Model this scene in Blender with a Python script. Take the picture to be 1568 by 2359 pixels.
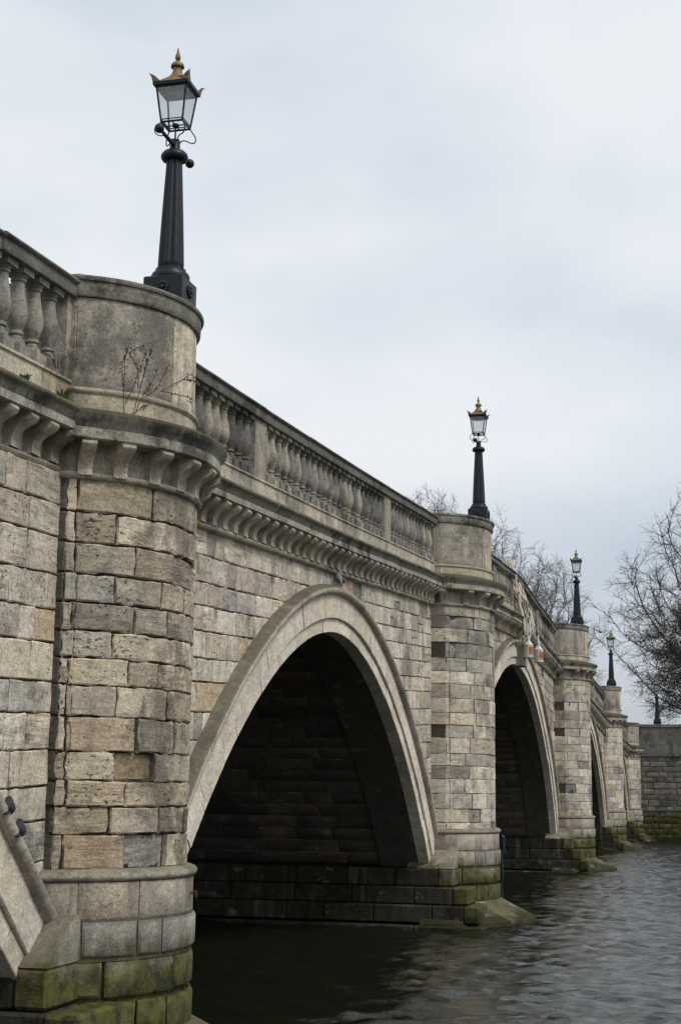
import bpy, math, random
import numpy as np
from mathutils import Vector, Matrix

random.seed(7)
rng = np.random.default_rng(11)
scene = bpy.context.scene
for o in list(bpy.data.objects):
    bpy.data.objects.remove(o)

# ------------------------------------------------------------------ camera
PITCH, ROLL, YAW = 0.18495, 0.012, 0.25417
fw = np.array([-math.sin(YAW) * math.cos(PITCH), math.cos(YAW) * math.cos(PITCH), math.sin(PITCH)])
rt = np.array([math.cos(YAW), math.sin(YAW), 0.0])
up = np.cross(rt, fw)
cr, sr = math.cos(ROLL), math.sin(ROLL)
R0, U0 = cr * rt + sr * up, -sr * rt + cr * up
cam_d = bpy.data.cameras.new('camera')
cam = bpy.data.objects.new('camera', cam_d)
scene.collection.objects.link(cam)
cam.matrix_world = Matrix(((R0[0], U0[0], -fw[0], 5.8), (R0[1], U0[1], -fw[1], -12.062),
                           (R0[2], U0[2], -fw[2], 2.8), (0, 0, 0, 1)))
cam_d.sensor_fit = 'VERTICAL'
cam_d.sensor_height = 24.0
cam_d.lens = 24.0 * 3450.0 / 2359.0
cam_d.clip_start = 0.1
cam_d.clip_end = 4000.0
scene.camera = cam

# ------------------------------------------------------------------ world and sun
SUN_EL, SUN_AZ = math.radians(52), math.radians(112)   # azimuth measured from +Y (north) towards +X
world = bpy.data.worlds.new('World')
scene.world = world
world.use_nodes = True
wn, wl = world.node_tree.nodes, world.node_tree.links
wn.clear()
w_out = wn.new('ShaderNodeOutputWorld')
w_bg = wn.new('ShaderNodeBackground')
sky = wn.new('ShaderNodeTexSky')
sky.sky_type = 'NISHITA'
sky.sun_disc = False
sky.sun_elevation = SUN_EL
sky.sun_rotation = SUN_AZ
sky.air_density = 1.0
sky.dust_density = 4.0
w_bg.inputs['Strength'].default_value = 0.10
tc = wn.new('ShaderNodeTexCoord')
mp = wn.new('ShaderNodeMapping')
mp.inputs['Scale'].default_value = (1.0, 1.0, 2.2)
mp.inputs['Location'].default_value = (0.35, 0.1, 0.25)
n1 = wn.new('ShaderNodeTexNoise')
n1.inputs['Scale'].default_value = 2.3
n1.inputs['Detail'].default_value = 5.0
n1.inputs['Roughness'].default_value = 0.45
rmp = wn.new('ShaderNodeValToRGB')      # cloud deck: blue-grey to near white, in the sky texture's own units
rmp.color_ramp.elements[0].position = 0.33
rmp.color_ramp.elements[0].color = (4.25, 5.05, 5.95, 1)
rmp.color_ramp.elements[1].position = 0.60
rmp.color_ramp.elements[1].color = (7.05, 7.3, 7.6, 1)
sep = wn.new('ShaderNodeSeparateXYZ')
el = wn.new('ShaderNodeMapRange')        # the cloud deck is thinner and darker towards the horizon
el.inputs['From Min'].default_value = 0.0
el.inputs['From Max'].default_value = 0.22
el.inputs['To Min'].default_value = 0.70
el.inputs['To Max'].default_value = 1.0
mulc = wn.new('ShaderNodeMixRGB')
mulc.blend_type = 'MULTIPLY'
mulc.inputs[0].default_value = 1.0
mixs = wn.new('ShaderNodeMixRGB')
mixs.inputs[0].default_value = 0.93
wl.new(tc.outputs['Generated'], mp.inputs['Vector'])
wl.new(mp.outputs['Vector'], n1.inputs['Vector'])
wl.new(n1.outputs['Fac'], rmp.inputs['Fac'])
wl.new(tc.outputs['Generated'], sep.inputs['Vector'])
wl.new(sep.outputs['Z'], el.inputs['Value'])
wl.new(rmp.outputs['Color'], mulc.inputs[1])
wl.new(el.outputs['Result'], mulc.inputs[2])
wl.new(sky.outputs['Color'], mixs.inputs[1])
wl.new(mulc.outputs['Color'], mixs.inputs[2])
wl.new(mixs.outputs['Color'], w_bg.inputs['Color'])
wl.new(w_bg.outputs['Background'], w_out.inputs['Surface'])

sun_d = bpy.data.lights.new('sun', 'SUN')
sun_d.energy = 1.5
sun_d.angle = math.radians(18)
sun_d.color = (1.0, 0.955, 0.89)
sun = bpy.data.objects.new('sun', sun_d)
scene.collection.objects.link(sun)
sdir = Vector((math.sin(SUN_AZ) * math.cos(SUN_EL), math.cos(SUN_AZ) * math.cos(SUN_EL), math.sin(SUN_EL)))
sun.rotation_euler = sdir.to_track_quat('Z', 'Y').to_euler()
sun.location = (30, -10, 40)

scene.view_settings.view_transform = 'Standard'
scene.view_settings.look = 'None'
scene.view_settings.exposure = 0.32
scene.view_settings.gamma = 1.0
scene.view_settings.use_curve_mapping = False
scene.render.engine = 'CYCLES'
scene.cycles.max_bounces = 6
scene.cycles.transparent_max_bounces = 8

# ------------------------------------------------------------------ mesh helpers
COL = scene.collection


class MB:
    """collects vertices, faces and one colour per vertex"""
    def __init__(s):
        s.v, s.f, s.c, s.n = [], [], [], 0

    def add(s, verts, faces, col=(1, 1, 1)):
        verts = np.asarray(verts, float).reshape(-1, 3)
        b = s.n
        s.v.append(verts)
        s.c.append(np.tile(np.asarray(col, float), (len(verts), 1)) if np.ndim(col) == 1 else np.asarray(col, float))
        s.f += [tuple(i + b for i in f) for f in faces]
        s.n += len(verts)
        return b

    def grid(s, P, col=(1, 1, 1), closeu=False, flip=False):
        P = np.asarray(P, float)
        a, b = P.shape[:2]
        F = []
        for i in range(a - 1):
            for j in range(b if closeu else b - 1):
                k = (j + 1) % b
                q = (i * b + j, i * b + k, (i + 1) * b + k, (i + 1) * b + j)
                F.append(q[::-1] if flip else q)
        s.add(P.reshape(-1, 3), F, col)

    def box(s, x0, x1, y0, y1, z0, z1, col=(1, 1, 1), bev=0.0):
        if bev <= 0:
            V = [(x, y, z) for x in (x0, x1) for y in (y0, y1) for z in (z0, z1)]
            s.add(V, [(0, 1, 3, 2), (4, 6, 7, 5), (0, 4, 5, 1), (2, 3, 7, 6), (0, 2, 6, 4), (1, 5, 7, 3)], col)
            return
        V, idx = [], {}
        X, Y, Z = (x0, x1), (y0, y1), (z0, z1)
        for i in range(2):
            for j in range(2):
                for k in range(2):
                    for ax in range(3):
                        p = [X[i] + (bev if i == 0 else -bev), Y[j] + (bev if j == 0 else -bev), Z[k] + (bev if k == 0 else -bev)]
                        p[ax] = (X[i], Y[j], Z[k])[ax]
                        idx[i, j, k, ax] = len(V)
                        V.append(p)
        F = []
        for ax in range(3):
            o = [a for a in range(3) if a != ax]
            for sd in range(2):
                q = []
                for (m, n) in ((0, 0), (1, 0), (1, 1), (0, 1)):
                    t = [0, 0, 0]
                    t[ax], t[o[0]], t[o[1]] = sd, m, n
                    q.append(idx[t[0], t[1], t[2], ax])
                F.append(tuple(q))
            for m in range(2):
                for n in range(2):
                    q = []
                    for e, a in ((0, o[0]), (0, o[1]), (1, o[1]), (1, o[0])):
                        t = [0, 0, 0]
                        t[ax], t[o[0]], t[o[1]] = e, m, n
                        q.append(idx[t[0], t[1], t[2], a])
                    F.append(tuple(q))
        for i in range(2):
            for j in range(2):
                for k in range(2):
                    F.append(tuple(idx[i, j, k, a] for a in range(3)))
        s.add(V, F, col)

    def lathe(s, prof, seg=16, c=(0, 0, 0), col=(1, 1, 1), lobes=0, lob=0.0, cap=True):
        A = np.linspace(0, 2 * math.pi, seg, endpoint=False)
        P = []
        for r, z in prof:
            rr = r * (1 - lob * np.abs(np.sin(A * lobes / 2)) ** 6) if lobes else np.full(seg, r)
            P.append(np.stack([c[0] + rr * np.cos(A), c[1] + rr * np.sin(A), np.full(seg, c[2] + z)], 1))
        b = s.n
        s.grid(P, col, closeu=True)
        if cap:
            s.f.append(tuple(b + i for i in range(seg))[::-1])
            s.f.append(tuple(b + (len(prof) - 1) * seg + i for i in range(seg)))

    def tube(s, pts, rad, seg=6, col=(1, 1, 1)):
        pts = [np.array(p, float) for p in pts]
        n = len(pts)
        rad = [rad] * n if np.ndim(rad) == 0 else list(rad)
        P, pv = [], None
        for i in range(n):
            t = pts[min(i + 1, n - 1)] - pts[max(i - 1, 0)]
            t /= np.linalg.norm(t) + 1e-9
            if pv is None:
                a = np.array([0, 0, 1.0]) if abs(t[2]) < 0.9 else np.array([1.0, 0, 0])
            else:
                a = pv
            u = np.cross(t, np.cross(a, t))
            u /= np.linalg.norm(u) + 1e-9
            pv = u
            w = np.cross(t, u)
            P.append([pts[i] + rad[i] * (math.cos(k * 2 * math.pi / seg) * u + math.sin(k * 2 * math.pi / seg) * w) for k in range(seg)])
        b = s.n
        s.grid(P, col, closeu=True)
        s.f.append(tuple(b + i for i in range(seg))[::-1])
        s.f.append(tuple(b + (n - 1) * seg + i for i in range(seg)))

    def prism_y(s, poly, y0, y1, col=(1, 1, 1)):
        """polygon in (x,z) extruded along y"""
        n = len(poly)
        V = [(x, y0, z) for x, z in poly] + [(x, y1, z) for x, z in poly]
        F = [tuple(range(n)), tuple(range(2 * n - 1, n - 1, -1))]
        F += [(i, i + n, (i + 1) % n + n, (i + 1) % n) for i in range(n)]
        s.add(V, F, col)

    def prism_x(s, poly, x0, x1, col=(1, 1, 1)):
        """polygon in (y,z) extruded along x"""
        n = len(poly)
        V = [(x0, y, z) for y, z in poly] + [(x1, y, z) for y, z in poly]
        F = [tuple(range(n)), tuple(range(2 * n - 1, n - 1, -1))]
        F += [(i, i + n, (i + 1) % n + n, (i + 1) % n) for i in range(n)]
        s.add(V, F, col)

    def sphere(s, c, r, seg=12, rings=8, sc=(1, 1, 1), col=(1, 1, 1)):
        prof = [(max(r * math.sin(math.pi * i / rings), 1e-4), -r * math.cos(math.pi * i / rings)) for i in range(rings + 1)]
        b = s.n
        s.lathe(prof, seg, (0, 0, 0), col)
        s.v[-1] = s.v[-1] * np.array(sc) + np.array(c)

    def build(s, name, mat, parent=None, smooth=35, loc=(0, 0, 0)):
        me = bpy.data.meshes.new(name)
        V = np.concatenate(s.v) if s.v else np.zeros((0, 3))
        me.from_pydata(V.tolist(), [], s.f)
        ca = me.color_attributes.new('col', 'FLOAT_COLOR', 'POINT')
        C = np.ones((len(V), 4))
        C[:, :3] = np.concatenate(s.c)
        ca.data.foreach_set('color', C.ravel())
        if smooth:
            me.shade_smooth()
            me.set_sharp_from_angle(angle=math.radians(smooth))
        me.materials.append(mat)
        me.update()
        ob = bpy.data.objects.new(name, me)
        COL.objects.link(ob)
        ob.location = loc
        if parent is not None:
            ob.parent = parent
        return ob


def tag(o, label=None, cat=None, group=None, kind=None):
    if label: o['label'] = label
    if cat: o['category'] = cat
    if group: o['group'] = group
    if kind: o['kind'] = kind
    return o


def empty(name, loc=(0, 0, 0)):
    o = bpy.data.objects.new(name, None)
    o.empty_display_size = 0.3
    COL.objects.link(o)
    o.location = loc
    return o


def copy_tree(o, parent=None):
    c = o.copy()
    COL.objects.link(c)
    if parent is not None: c.parent = parent
    for ch in list(o.children):
        copy_tree(ch, c)
    return c


# ------------------------------------------------------------------ materials
class NT:
    def __init__(s, name):
        s.m = bpy.data.materials.new(name)
        s.m.use_nodes = True
        s.t = s.m.node_tree
        s.t.nodes.clear()
        s.out = s.t.nodes.new('ShaderNodeOutputMaterial')
        s.geo = s.t.nodes.new('ShaderNodeNewGeometry')

    def node(s, t, **k):
        n = s.t.nodes.new(t)
        for a, b in k.items(): setattr(n, a, b)
        return n

    def link(s, a, b): s.t.links.new(a, b)

    def noise(s, scale, detail=4.0, rough=0.6, stretch=(1, 1, 1), vec=None, off=(0, 0, 0)):
        m = s.node('ShaderNodeMapping')
        m.inputs['Scale'].default_value = stretch
        m.inputs['Location'].default_value = off
        s.link(vec or s.geo.outputs['Position'], m.inputs['Vector'])
        n = s.node('ShaderNodeTexNoise')
        n.inputs['Scale'].default_value = scale
        n.inputs['Detail'].default_value = detail
        n.inputs['Roughness'].default_value = rough
        s.link(m.outputs['Vector'], n.inputs['Vector'])
        return n.outputs['Fac']

    def ramp(s, fac, a, b, c0=0.0, c1=1.0):
        n = s.node('ShaderNodeMapRange')
        n.interpolation_type = 'SMOOTHSTEP'
        n.inputs['From Min'].default_value = a
        n.inputs['From Max'].default_value = b
        n.inputs['To Min'].default_value = c0
        n.inputs['To Max'].default_value = c1
        s.link(fac, n.inputs['Value'])
        return n.outputs['Result']

    def math(s, op, a, b=None):
        n = s.node('ShaderNodeMath', operation=op)
        for i, q in enumerate((a, b)):
            if q is None: continue
            if isinstance(q, (int, float)): n.inputs[i].default_value = q
            else: s.link(q, n.inputs[i])
        return n.outputs[0]

    def mix(s, fac, a, b, mode='MIX'):
        n = s.node('ShaderNodeMixRGB', blend_type=mode)
        for i, q in enumerate((fac, a, b)):
            if isinstance(q, (int, float)): n.inputs[i].default_value = q if i == 0 else (q, q, q, 1)
            elif isinstance(q, tuple): n.inputs[i].default_value = (*q, 1)
            else: s.link(q, n.inputs[i])
        return n.outputs[0]

    def attr(s):
        n = s.node('ShaderNodeAttribute', attribute_name='col')
        return n.outputs['Color']

    def bsdf(s, col, rough=0.85, bump=None, bstr=0.3, bdist=0.02, metal=0.0, spec=0.3, extra=None):
        b = s.node('ShaderNodeBsdfPrincipled')
        if isinstance(col, tuple): b.inputs['Base Color'].default_value = (*col, 1)
        else: s.link(col, b.inputs['Base Color'])
        if isinstance(rough, (int, float)): b.inputs['Roughness'].default_value = rough
        else: s.link(rough, b.inputs['Roughness'])
        b.inputs['Metallic'].default_value = metal
        b.inputs['Specular IOR Level'].default_value = spec
        if bump is not None:
            n = s.node('ShaderNodeBump')
            n.inputs['Strength'].default_value = bstr
            n.inputs['Distance'].default_value = bdist
            s.link(bump, n.inputs['Height'])
            s.link(n.outputs['Normal'], b.inputs['Normal'])
        for k, v in (extra or {}).items(): b.inputs[k].default_value = v
        s.link(b.outputs[0], s.out.inputs['Surface'])
        return s.m


def stone_mat(name, bed=0.0, soot=0.3, streak=0.0, pits=0.5, algae=None, moss=0.0, tint=(1, 1, 1), bump=0.5, grain=1.0, patch=0.5):
    """weathered stone: bedding lines, grey blotches, rain streaks, dark pits, moss on ledges, algae up to the tide line"""
    t = NT(name)
    at = t.attr()
    c = t.mix(1.0, at, tint, 'MULTIPLY')
    sc = t.node('ShaderNodeSeparateColor')
    t.link(at, sc.inputs[0])
    rnd = t.math('FRACT', t.math('MULTIPLY', t.math('ADD', sc.outputs[0], t.math('MULTIPLY', sc.outputs[2], 2.3)), 613.0))
    vm = t.node('ShaderNodeVectorMath', operation='MULTIPLY_ADD')
    t.link(at, vm.inputs[0])
    vm.inputs[1].default_value = (61.0, 83.0, 47.0)
    t.link(t.geo.outputs['Position'], vm.inputs[2])
    own = vm.outputs[0]
    fine = t.noise(38 * grain, 3, 0.7)
    c = t.mix(1.0, c, t.ramp(fine, 0.28, 0.72, 0.70, 1.24), 'MULTIPLY')
    mid = t.noise(5.0, 6, 0.7, (1, 1, 1.8), vec=own)
    c = t.mix(1.0, c, t.ramp(mid, 0.3, 0.7, 0.80, 1.12), 'MULTIPLY')
    hgt = t.math('ADD', t.math('MULTIPLY', fine, 0.5), mid)
    pch = t.noise(2.3, 8, 0.74, (1, 1, 1.7), off=(7, 3, 2), vec=own)
    c = t.mix(t.math('MULTIPLY', t.ramp(pch, 0.53, 0.66), 0.6 * patch), c, (0.105, 0.092, 0.076))
    c = t.mix(t.math('MULTIPLY', t.ramp(pch, 0.44, 0.33), 0.42 * patch), c, (0.68, 0.62, 0.53))
    if bed:
        bd = t.noise(2.6, 9, 0.76, (1, 1, 8.5), vec=own)
        bsel = t.ramp(rnd, 0.35, 0.85, 0.25, 1.0)
        c = t.mix(t.math('MULTIPLY', t.math('MULTIPLY', t.ramp(bd, 0.48, 0.68), bsel), bed), c, (0.10, 0.082, 0.06))
        hgt = t.math('SUBTRACT', hgt, t.math('MULTIPLY', t.math('MULTIPLY', t.ramp(bd, 0.48, 0.68), bsel), 0.9 * bed))
    if soot:
        st = t.noise(1.15, 7, 0.72, (1, 1, 0.8), off=(3, 1, 7))
        c = t.mix(t.math('MULTIPLY', t.ramp(st, 0.50, 0.62), soot), c, (0.062, 0.058, 0.052))
    if streak:
        sk = t.noise(4.5, 5, 0.6, (1, 1, 0.13))
        c = t.mix(t.math('MULTIPLY', t.ramp(sk, 0.46, 0.66), streak), c, (0.10, 0.098, 0.09))
        sk2 = t.noise(3.1, 4, 0.6, (1, 1, 0.1), off=(9, 4, 0))
        c = t.mix(t.math('MULTIPLY', t.ramp(sk2, 0.58, 0.72), streak * 0.6), c, (0.50, 0.48, 0.43))
    if pits:
        pt = t.math('ADD', t.noise(19, 4, 0.6, (1, 1, 1.7), off=(5, 5, 5)), t.math('MULTIPLY', t.math('SUBTRACT', t.noise(1.7, 4, 0.6, vec=own), 0.55), 0.45))
        c = t.mix(t.math('MULTIPLY', t.ramp(pt, 0.60, 0.68), pits), c, (0.05, 0.045, 0.04))
        hgt = t.math('SUBTRACT', hgt, t.math('MULTIPLY', t.ramp(pt, 0.58, 0.68), 1.5 * pits))
    if moss:
        sn = t.node('ShaderNodeSeparateXYZ')
        t.link(t.geo.outputs['True Normal'], sn.inputs[0])
        mn = t.noise(2.6, 5, 0.7, off=(2, 8, 1))
        f = t.math('MULTIPLY', t.ramp(sn.outputs[2], 0.12, 0.6), t.ramp(mn, 0.28, 0.5))
        mcol = t.mix(t.noise(9, 3), (0.030, 0.029, 0.016), (0.085, 0.080, 0.035))
        c = t.mix(t.math('MULTIPLY', f, moss), c, mcol)
    if algae:
        sp = t.node('ShaderNodeSeparateXYZ')
        t.link(t.geo.outputs['Position'], sp.inputs[0])
        an = t.noise(2.0, 5, 0.65, (1, 1, 0.6), off=(1, 1, 3))
        zz = t.math('ADD', sp.outputs[2], t.math('MULTIPLY', t.math('SUBTRACT', an, 0.5), 1.1))
        g = t.ramp(zz, algae, algae - 0.38)
        acol = t.mix(t.ramp(t.noise(6, 4, 0.7), 0.35, 0.65), (0.026, 0.028, 0.008), (0.105, 0.102, 0.022))
        c = t.mix(t.math('MULTIPLY', g, 0.92), c, acol)
        c = t.mix(t.math('MULTIPLY', t.ramp(zz, 0.62, 0.40), 0.85), c, (0.022, 0.022, 0.010))
    return t.bsdf(c, 0.9, hgt, bump, 0.03, spec=0.2)


M = {}
M['rubble'] = stone_mat('coursed_stone', bed=0.50, soot=0.50, streak=0.20, pits=0.7, tint=(1.42, 1.39, 1.35), bump=0.55, patch=0.75)
M['pier'] = stone_mat('pier_stone', bed=0.50, soot=0.62, streak=0.30, pits=0.9, tint=(1.42, 1.36, 1.28), bump=0.65, patch=1.0)
M['ashlar'] = stone_mat('ashlar_stone', soot=0.45, streak=0.4, pits=0.30, moss=0.5, tint=(1.25, 1.19, 1.11), bump=0.35)
M['parapet'] = stone_mat('parapet_stone', soot=0.75, streak=0.45, pits=0.45, moss=0.5, bump=0.4)
M['pedestal'] = stone_mat('pedestal_stone', soot=0.6, streak=0.5, pits=0.5, tint=(1.22, 1.17, 1.10), bump=0.4, patch=0.7)
M['cornice'] = stone_mat('cornice_stone', soot=0.9, streak=0.35, pits=0.4, moss=0.75, bump=0.4)
M['ring'] = stone_mat('voussoir_stone', tint=(1.08, 1.03, 0.97), soot=0.12, streak=0.16, pits=0.2, moss=0.15, bump=0.3, patch=0.35)
M['hood'] = stone_mat('hood_stone', tint=(1.15, 1.09, 1.0), soot=0.5, streak=0.1, pits=0.35, moss=0.55, bump=0.35)
M['base'] = stone_mat('river_base_stone', soot=0.4, streak=0.4, pits=0.3, algae=1.60, moss=0.4, tint=(1.2, 1.17, 1.12), bump=0.5)
M['apron'] = stone_mat('apron_stone', soot=0.4, pits=0.3, moss=0.8, tint=(1.15, 1.1, 1.0), algae=0.66, bump=0.5)
M['vault'] = stone_mat('vault_stone', bed=0.4, soot=0.5, pits=0.4, bump=0.6)
M['wet_shaded'] = stone_mat('wet_shaded_footing_stone', soot=0.4, streak=0.3, pits=0.3, tint=(0.27, 0.275, 0.20), bump=0.5)  # wet stone, darkened further to paint in the shade under the arches
M['abut'] = stone_mat('abutment_stone', bed=0.4, soot=0.6, streak=0.3, pits=0.5, algae=2.0, bump=0.5)

t = NT('iron_paint')
c = t.mix(t.ramp(t.noise(14, 4), 0.35, 0.7), (0.006, 0.010, 0.014), (0.014, 0.021, 0.027))
M['iron'] = t.bsdf(c, 0.45, t.noise(60, 3), 0.12, 0.004, spec=0.35)
t = NT('gold_paint')
c = t.mix(t.ramp(t.noise(22, 4), 0.3, 0.7), (0.13, 0.088, 0.032), (0.31, 0.22, 0.11))
M['gold'] = t.bsdf(c, 0.5, t.noise(40, 3), 0.15, 0.004, metal=0.1)
t = NT('lantern_inside')
M['white'] = t.bsdf(t.mix(t.ramp(t.noise(12, 4), 0.35, 0.7), (0.34, 0.35, 0.36), (0.62, 0.63, 0.63)), 0.6)
t = NT('old_white_paint')
M['paint'] = t.bsdf(t.mix(t.ramp(t.noise(16, 5), 0.55, 0.75), (0.62, 0.61, 0.58), (0.30, 0.22, 0.15)), 0.5)
t = NT('cream_rail')
M['rail'] = t.bsdf(t.mix(t.ramp(t.noise(9, 5, 0.7, (1, 1, 0.35)), 0.47, 0.60), (0.60, 0.56, 0.45), (0.085, 0.042, 0.024)), 0.55)
t = NT('rust')
M['rust'] = t.bsdf(t.mix(t.ramp(t.noise(20, 5), 0.4, 0.6), (0.045, 0.025, 0.017), (0.14, 0.055, 0.022)), 0.85)
t = NT('amber_glass')
M['amber'] = t.bsdf((0.42, 0.11, 0.008), 0.25, spec=0.6)
t = NT('rope')
M['rope'] = t.bsdf((0.03, 0.085, 0.13), 0.85)
t = NT('dry_stem')
M['stem'] = t.bsdf(t.mix(t.noise(30, 2), (0.035, 0.020, 0.012), (0.10, 0.055, 0.03)), 0.85)
t = NT('leaf_green')
M['leaf'] = t.bsdf(t.mix(t.noise(25, 2), (0.045, 0.075, 0.012), (0.10, 0.14, 0.03)), 0.7)
t = NT('feathers')
M['feather'] = t.bsdf(t.mix(1.0, t.attr(), t.ramp(t.noise(40, 3), 0.3, 0.7, 0.7, 1.25), 'MULTIPLY'), 0.6)
t = NT('bark')
M['bark'] = t.bsdf(t.mix(t.noise(3, 4, 0.6, (1, 1, 0.3)), (0.030, 0.026, 0.023), (0.075, 0.066, 0.058)), 0.9)
t = NT('bark_hazed')
M['bark_hazed'] = t.bsdf(t.mix(t.noise(1.5, 4), (0.085, 0.08, 0.075), (0.16, 0.15, 0.14)), 0.9)  # bark paled so its colour stands in for distance haze
t = NT('russet_leaf')
M['russet'] = t.bsdf(t.mix(t.noise(1.2, 3), (0.045, 0.024, 0.015), (0.13, 0.06, 0.03)), 0.8)
t = NT('earth')
M['earth'] = t.bsdf(t.mix(t.noise(0.4, 5), (0.035, 0.03, 0.02), (0.07, 0.075, 0.03)), 0.95)
t = NT('asphalt')
M['road'] = t.bsdf(t.mix(t.noise(8, 5), (0.045, 0.045, 0.047), (0.06, 0.06, 0.06)), 0.9)

# lantern pane: slightly dusty clear glass
t = NT('lantern_glass')
tr = t.node('ShaderNodeBsdfTransparent')
tr.inputs[0].default_value = (0.93, 0.95, 0.95, 1)
df = t.node('ShaderNodeBsdfTranslucent')
df.inputs[0].default_value = (0.85, 0.88, 0.88, 1)
gl = t.node('ShaderNodeBsdfGlossy')
gl.inputs['Roughness'].default_value = 0.08
m1 = t.node('ShaderNodeMixShader')
m1.inputs[0].default_value = 0.22
m2 = t.node('ShaderNodeMixShader')
m2.inputs[0].default_value = 0.07
t.link(tr.outputs[0], m1.inputs[1]); t.link(df.outputs[0], m1.inputs[2])
t.link(m1.outputs[0], m2.inputs[1]); t.link(gl.outputs[0], m2.inputs[2])
t.link(m2.outputs[0], t.out.inputs['Surface'])
M['glass'] = t.m

# river water: dark and choppy
t = NT('river_water')
b2 = t.noise(8.0, 4, 0.65, (0.6, 1.4, 1), off=(4, 2, 0))
M['water'] = t.bsdf((0.008, 0.0105, 0.0055), 0.035, b2, 0.6, 0.03, spec=0.5, extra={'IOR': 1.33})

# ------------------------------------------------------------------ bridge measures
TX = [-30, -10, -1.4, 3.6, 10.3, 16.8, 25.7, 28.9, 30.2, 31.5, 33.1, 38, 52, 57, 65, 80, 100]
TZ = [5.9, 6.85, 7.36, 7.56, 7.93, 8.34, 8.80, 8.93, 8.97, 8.90, 8.78, 8.54, 7.85, 7.62, 7.1, 6.7, 6.7]
_ty = np.arange(-30, 100.1, 0.25)
_tz = np.convolve(np.pad(np.interp(_ty, TX, TZ), 6, mode='edge'), np.ones(13) / 13, 'valid')


def T(y): return np.interp(y, _ty, _tz)


PW = 2.4
PIERS = [dict(y=0.0, p=0.24, c=0.08, t=7.47, w=2.4, sag=0.60, pp=0.15), dict(y=17.6, p=0.37, c=0.06, t=8.47, w=2.8, sag=0.68, pp=0.22),
         dict(y=39.4, p=0.42, c=0.06, t=8.62, w=2.8, sag=0.66, pp=0.22), dict(y=59.5, p=0.20, c=0.06, t=7.88, w=2.4, sag=0.60, pp=0.14), dict(y=75.0, p=0.20, c=0.06, t=6.9, w=2.4, sag=0.5, pp=0.14)]
SAG = 0.58
BACK = -11.0
# half profiles of the arch intrados (dy, z); springing at z=1.38
A2 = [(0, 5.20), (0.7, 5.15), (1.45, 5.02), (2.19, 4.81), (3.1, 4.46), (3.87, 4.06), (4.7, 3.57), (5.38, 3.08), (6.05, 2.54), (6.6, 2.01), (7.25, 1.38)]


def arch_profile(yc, half, crown, full=0.0, z0=1.38):
    """list of intrados points from left springing to right springing"""
    h = []
    for d, z in A2:
        u = d / 7.25
        w = (z - 1.38) / 3.82
        wc = math.sqrt(max(0, 1 - u * u)) if full else 0
        h.append((u * half, z0 + (w * (1 - full) + wc * full) * (crown - z0)))
    L = [(yc - d, z) for d, z in h[::-1]] + [(yc + d, z) for d, z in h[1:]]
    L = np.array(L)
    # resample evenly and smooth a little
    s = np.r_[0, np.cumsum(np.hypot(*np.diff(L, axis=0).T))]
    n = max(36, int(s[-1] / 0.28))
    q = np.linspace(0, s[-1], n + 1)
    P = np.stack([np.interp(q, s, L[:, 0]), np.interp(q, s, L[:, 1])], 1)
    for _ in range(3):
        P[1:-1] = 0.25 * P[:-2] + 0.5 * P[1:-1] + 0.25 * P[2:]
    return P


def normals2(P):
    d = np.gradient(P, axis=0)
    n = np.stack([-d[:, 1], d[:, 0]], 1)
    return n / np.linalg.norm(n, axis=1)[:, None]     # outward (up at the crown)


ARCHES = [dict(yc=-7.4, half=7.04, crown=4.6, full=0.0, xo=0.08, z0=1.16), dict(yc=10.12, half=7.2, crown=5.2, full=0.0, xo=0.0),
          dict(yc=30.0, half=9.2, crown=6.38, full=0.35, xo=0.0), dict(yc=50.8, half=8.3, crown=5.6, full=0.2, xo=0.0), dict(yc=68.4, half=6.3, crown=4.75, full=0.15, xo=0.0)]
SPANS = [(-14.4, 0.0), (2.4, 17.6), (20.4, 39.4), (42.2, 59.5), (61.9, 75.0)]


def pal(kind='wall'):
    r = random.random()
    if kind == 'wall':
        base = [(0.50, 0.45, 0.37), (0.475, 0.415, 0.33), (0.455, 0.42, 0.36), (0.53, 0.485, 0.405), (0.41, 0.385, 0.34), (0.43, 0.345, 0.24), (0.30, 0.28, 0.245)]
        wts = [0.28, 0.20, 0.17, 0.20, 0.07, 0.03, 0.05]
    elif kind == 'pier':
        base = [(0.455, 0.395, 0.31), (0.43, 0.365, 0.28), (0.41, 0.37, 0.305), (0.49, 0.435, 0.35), (0.37, 0.325, 0.265), (0.34, 0.295, 0.24)]
        wts = [0.30, 0.24, 0.2, 0.18, 0.06, 0.02]
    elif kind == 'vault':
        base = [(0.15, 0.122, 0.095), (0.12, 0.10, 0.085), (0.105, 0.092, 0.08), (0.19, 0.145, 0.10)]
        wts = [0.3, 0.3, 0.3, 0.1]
    elif kind == 'dirty':
        base = [(0.25, 0.235, 0.20), (0.20, 0.19, 0.165), (0.30, 0.275, 0.225), (0.15, 0.14, 0.125)]
        wts = [0.35, 0.3, 0.2, 0.15]
    elif kind == 'base':
        base = [(0.33, 0.315, 0.275), (0.28, 0.27, 0.24), (0.37, 0.335, 0.27)]
        wts = [0.4, 0.4, 0.2]
    else:   # ashlar
        base = [(0.46, 0.42, 0.345), (0.42, 0.39, 0.33), (0.38, 0.355, 0.30), (0.48, 0.42, 0.33)]
        wts = [0.35, 0.3, 0.2, 0.15]
    b = random.choices(base, wts)[0]
    k = random.uniform(0.78, 1.16)
    return tuple(min(0.75, x * k) for x in b)


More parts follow.
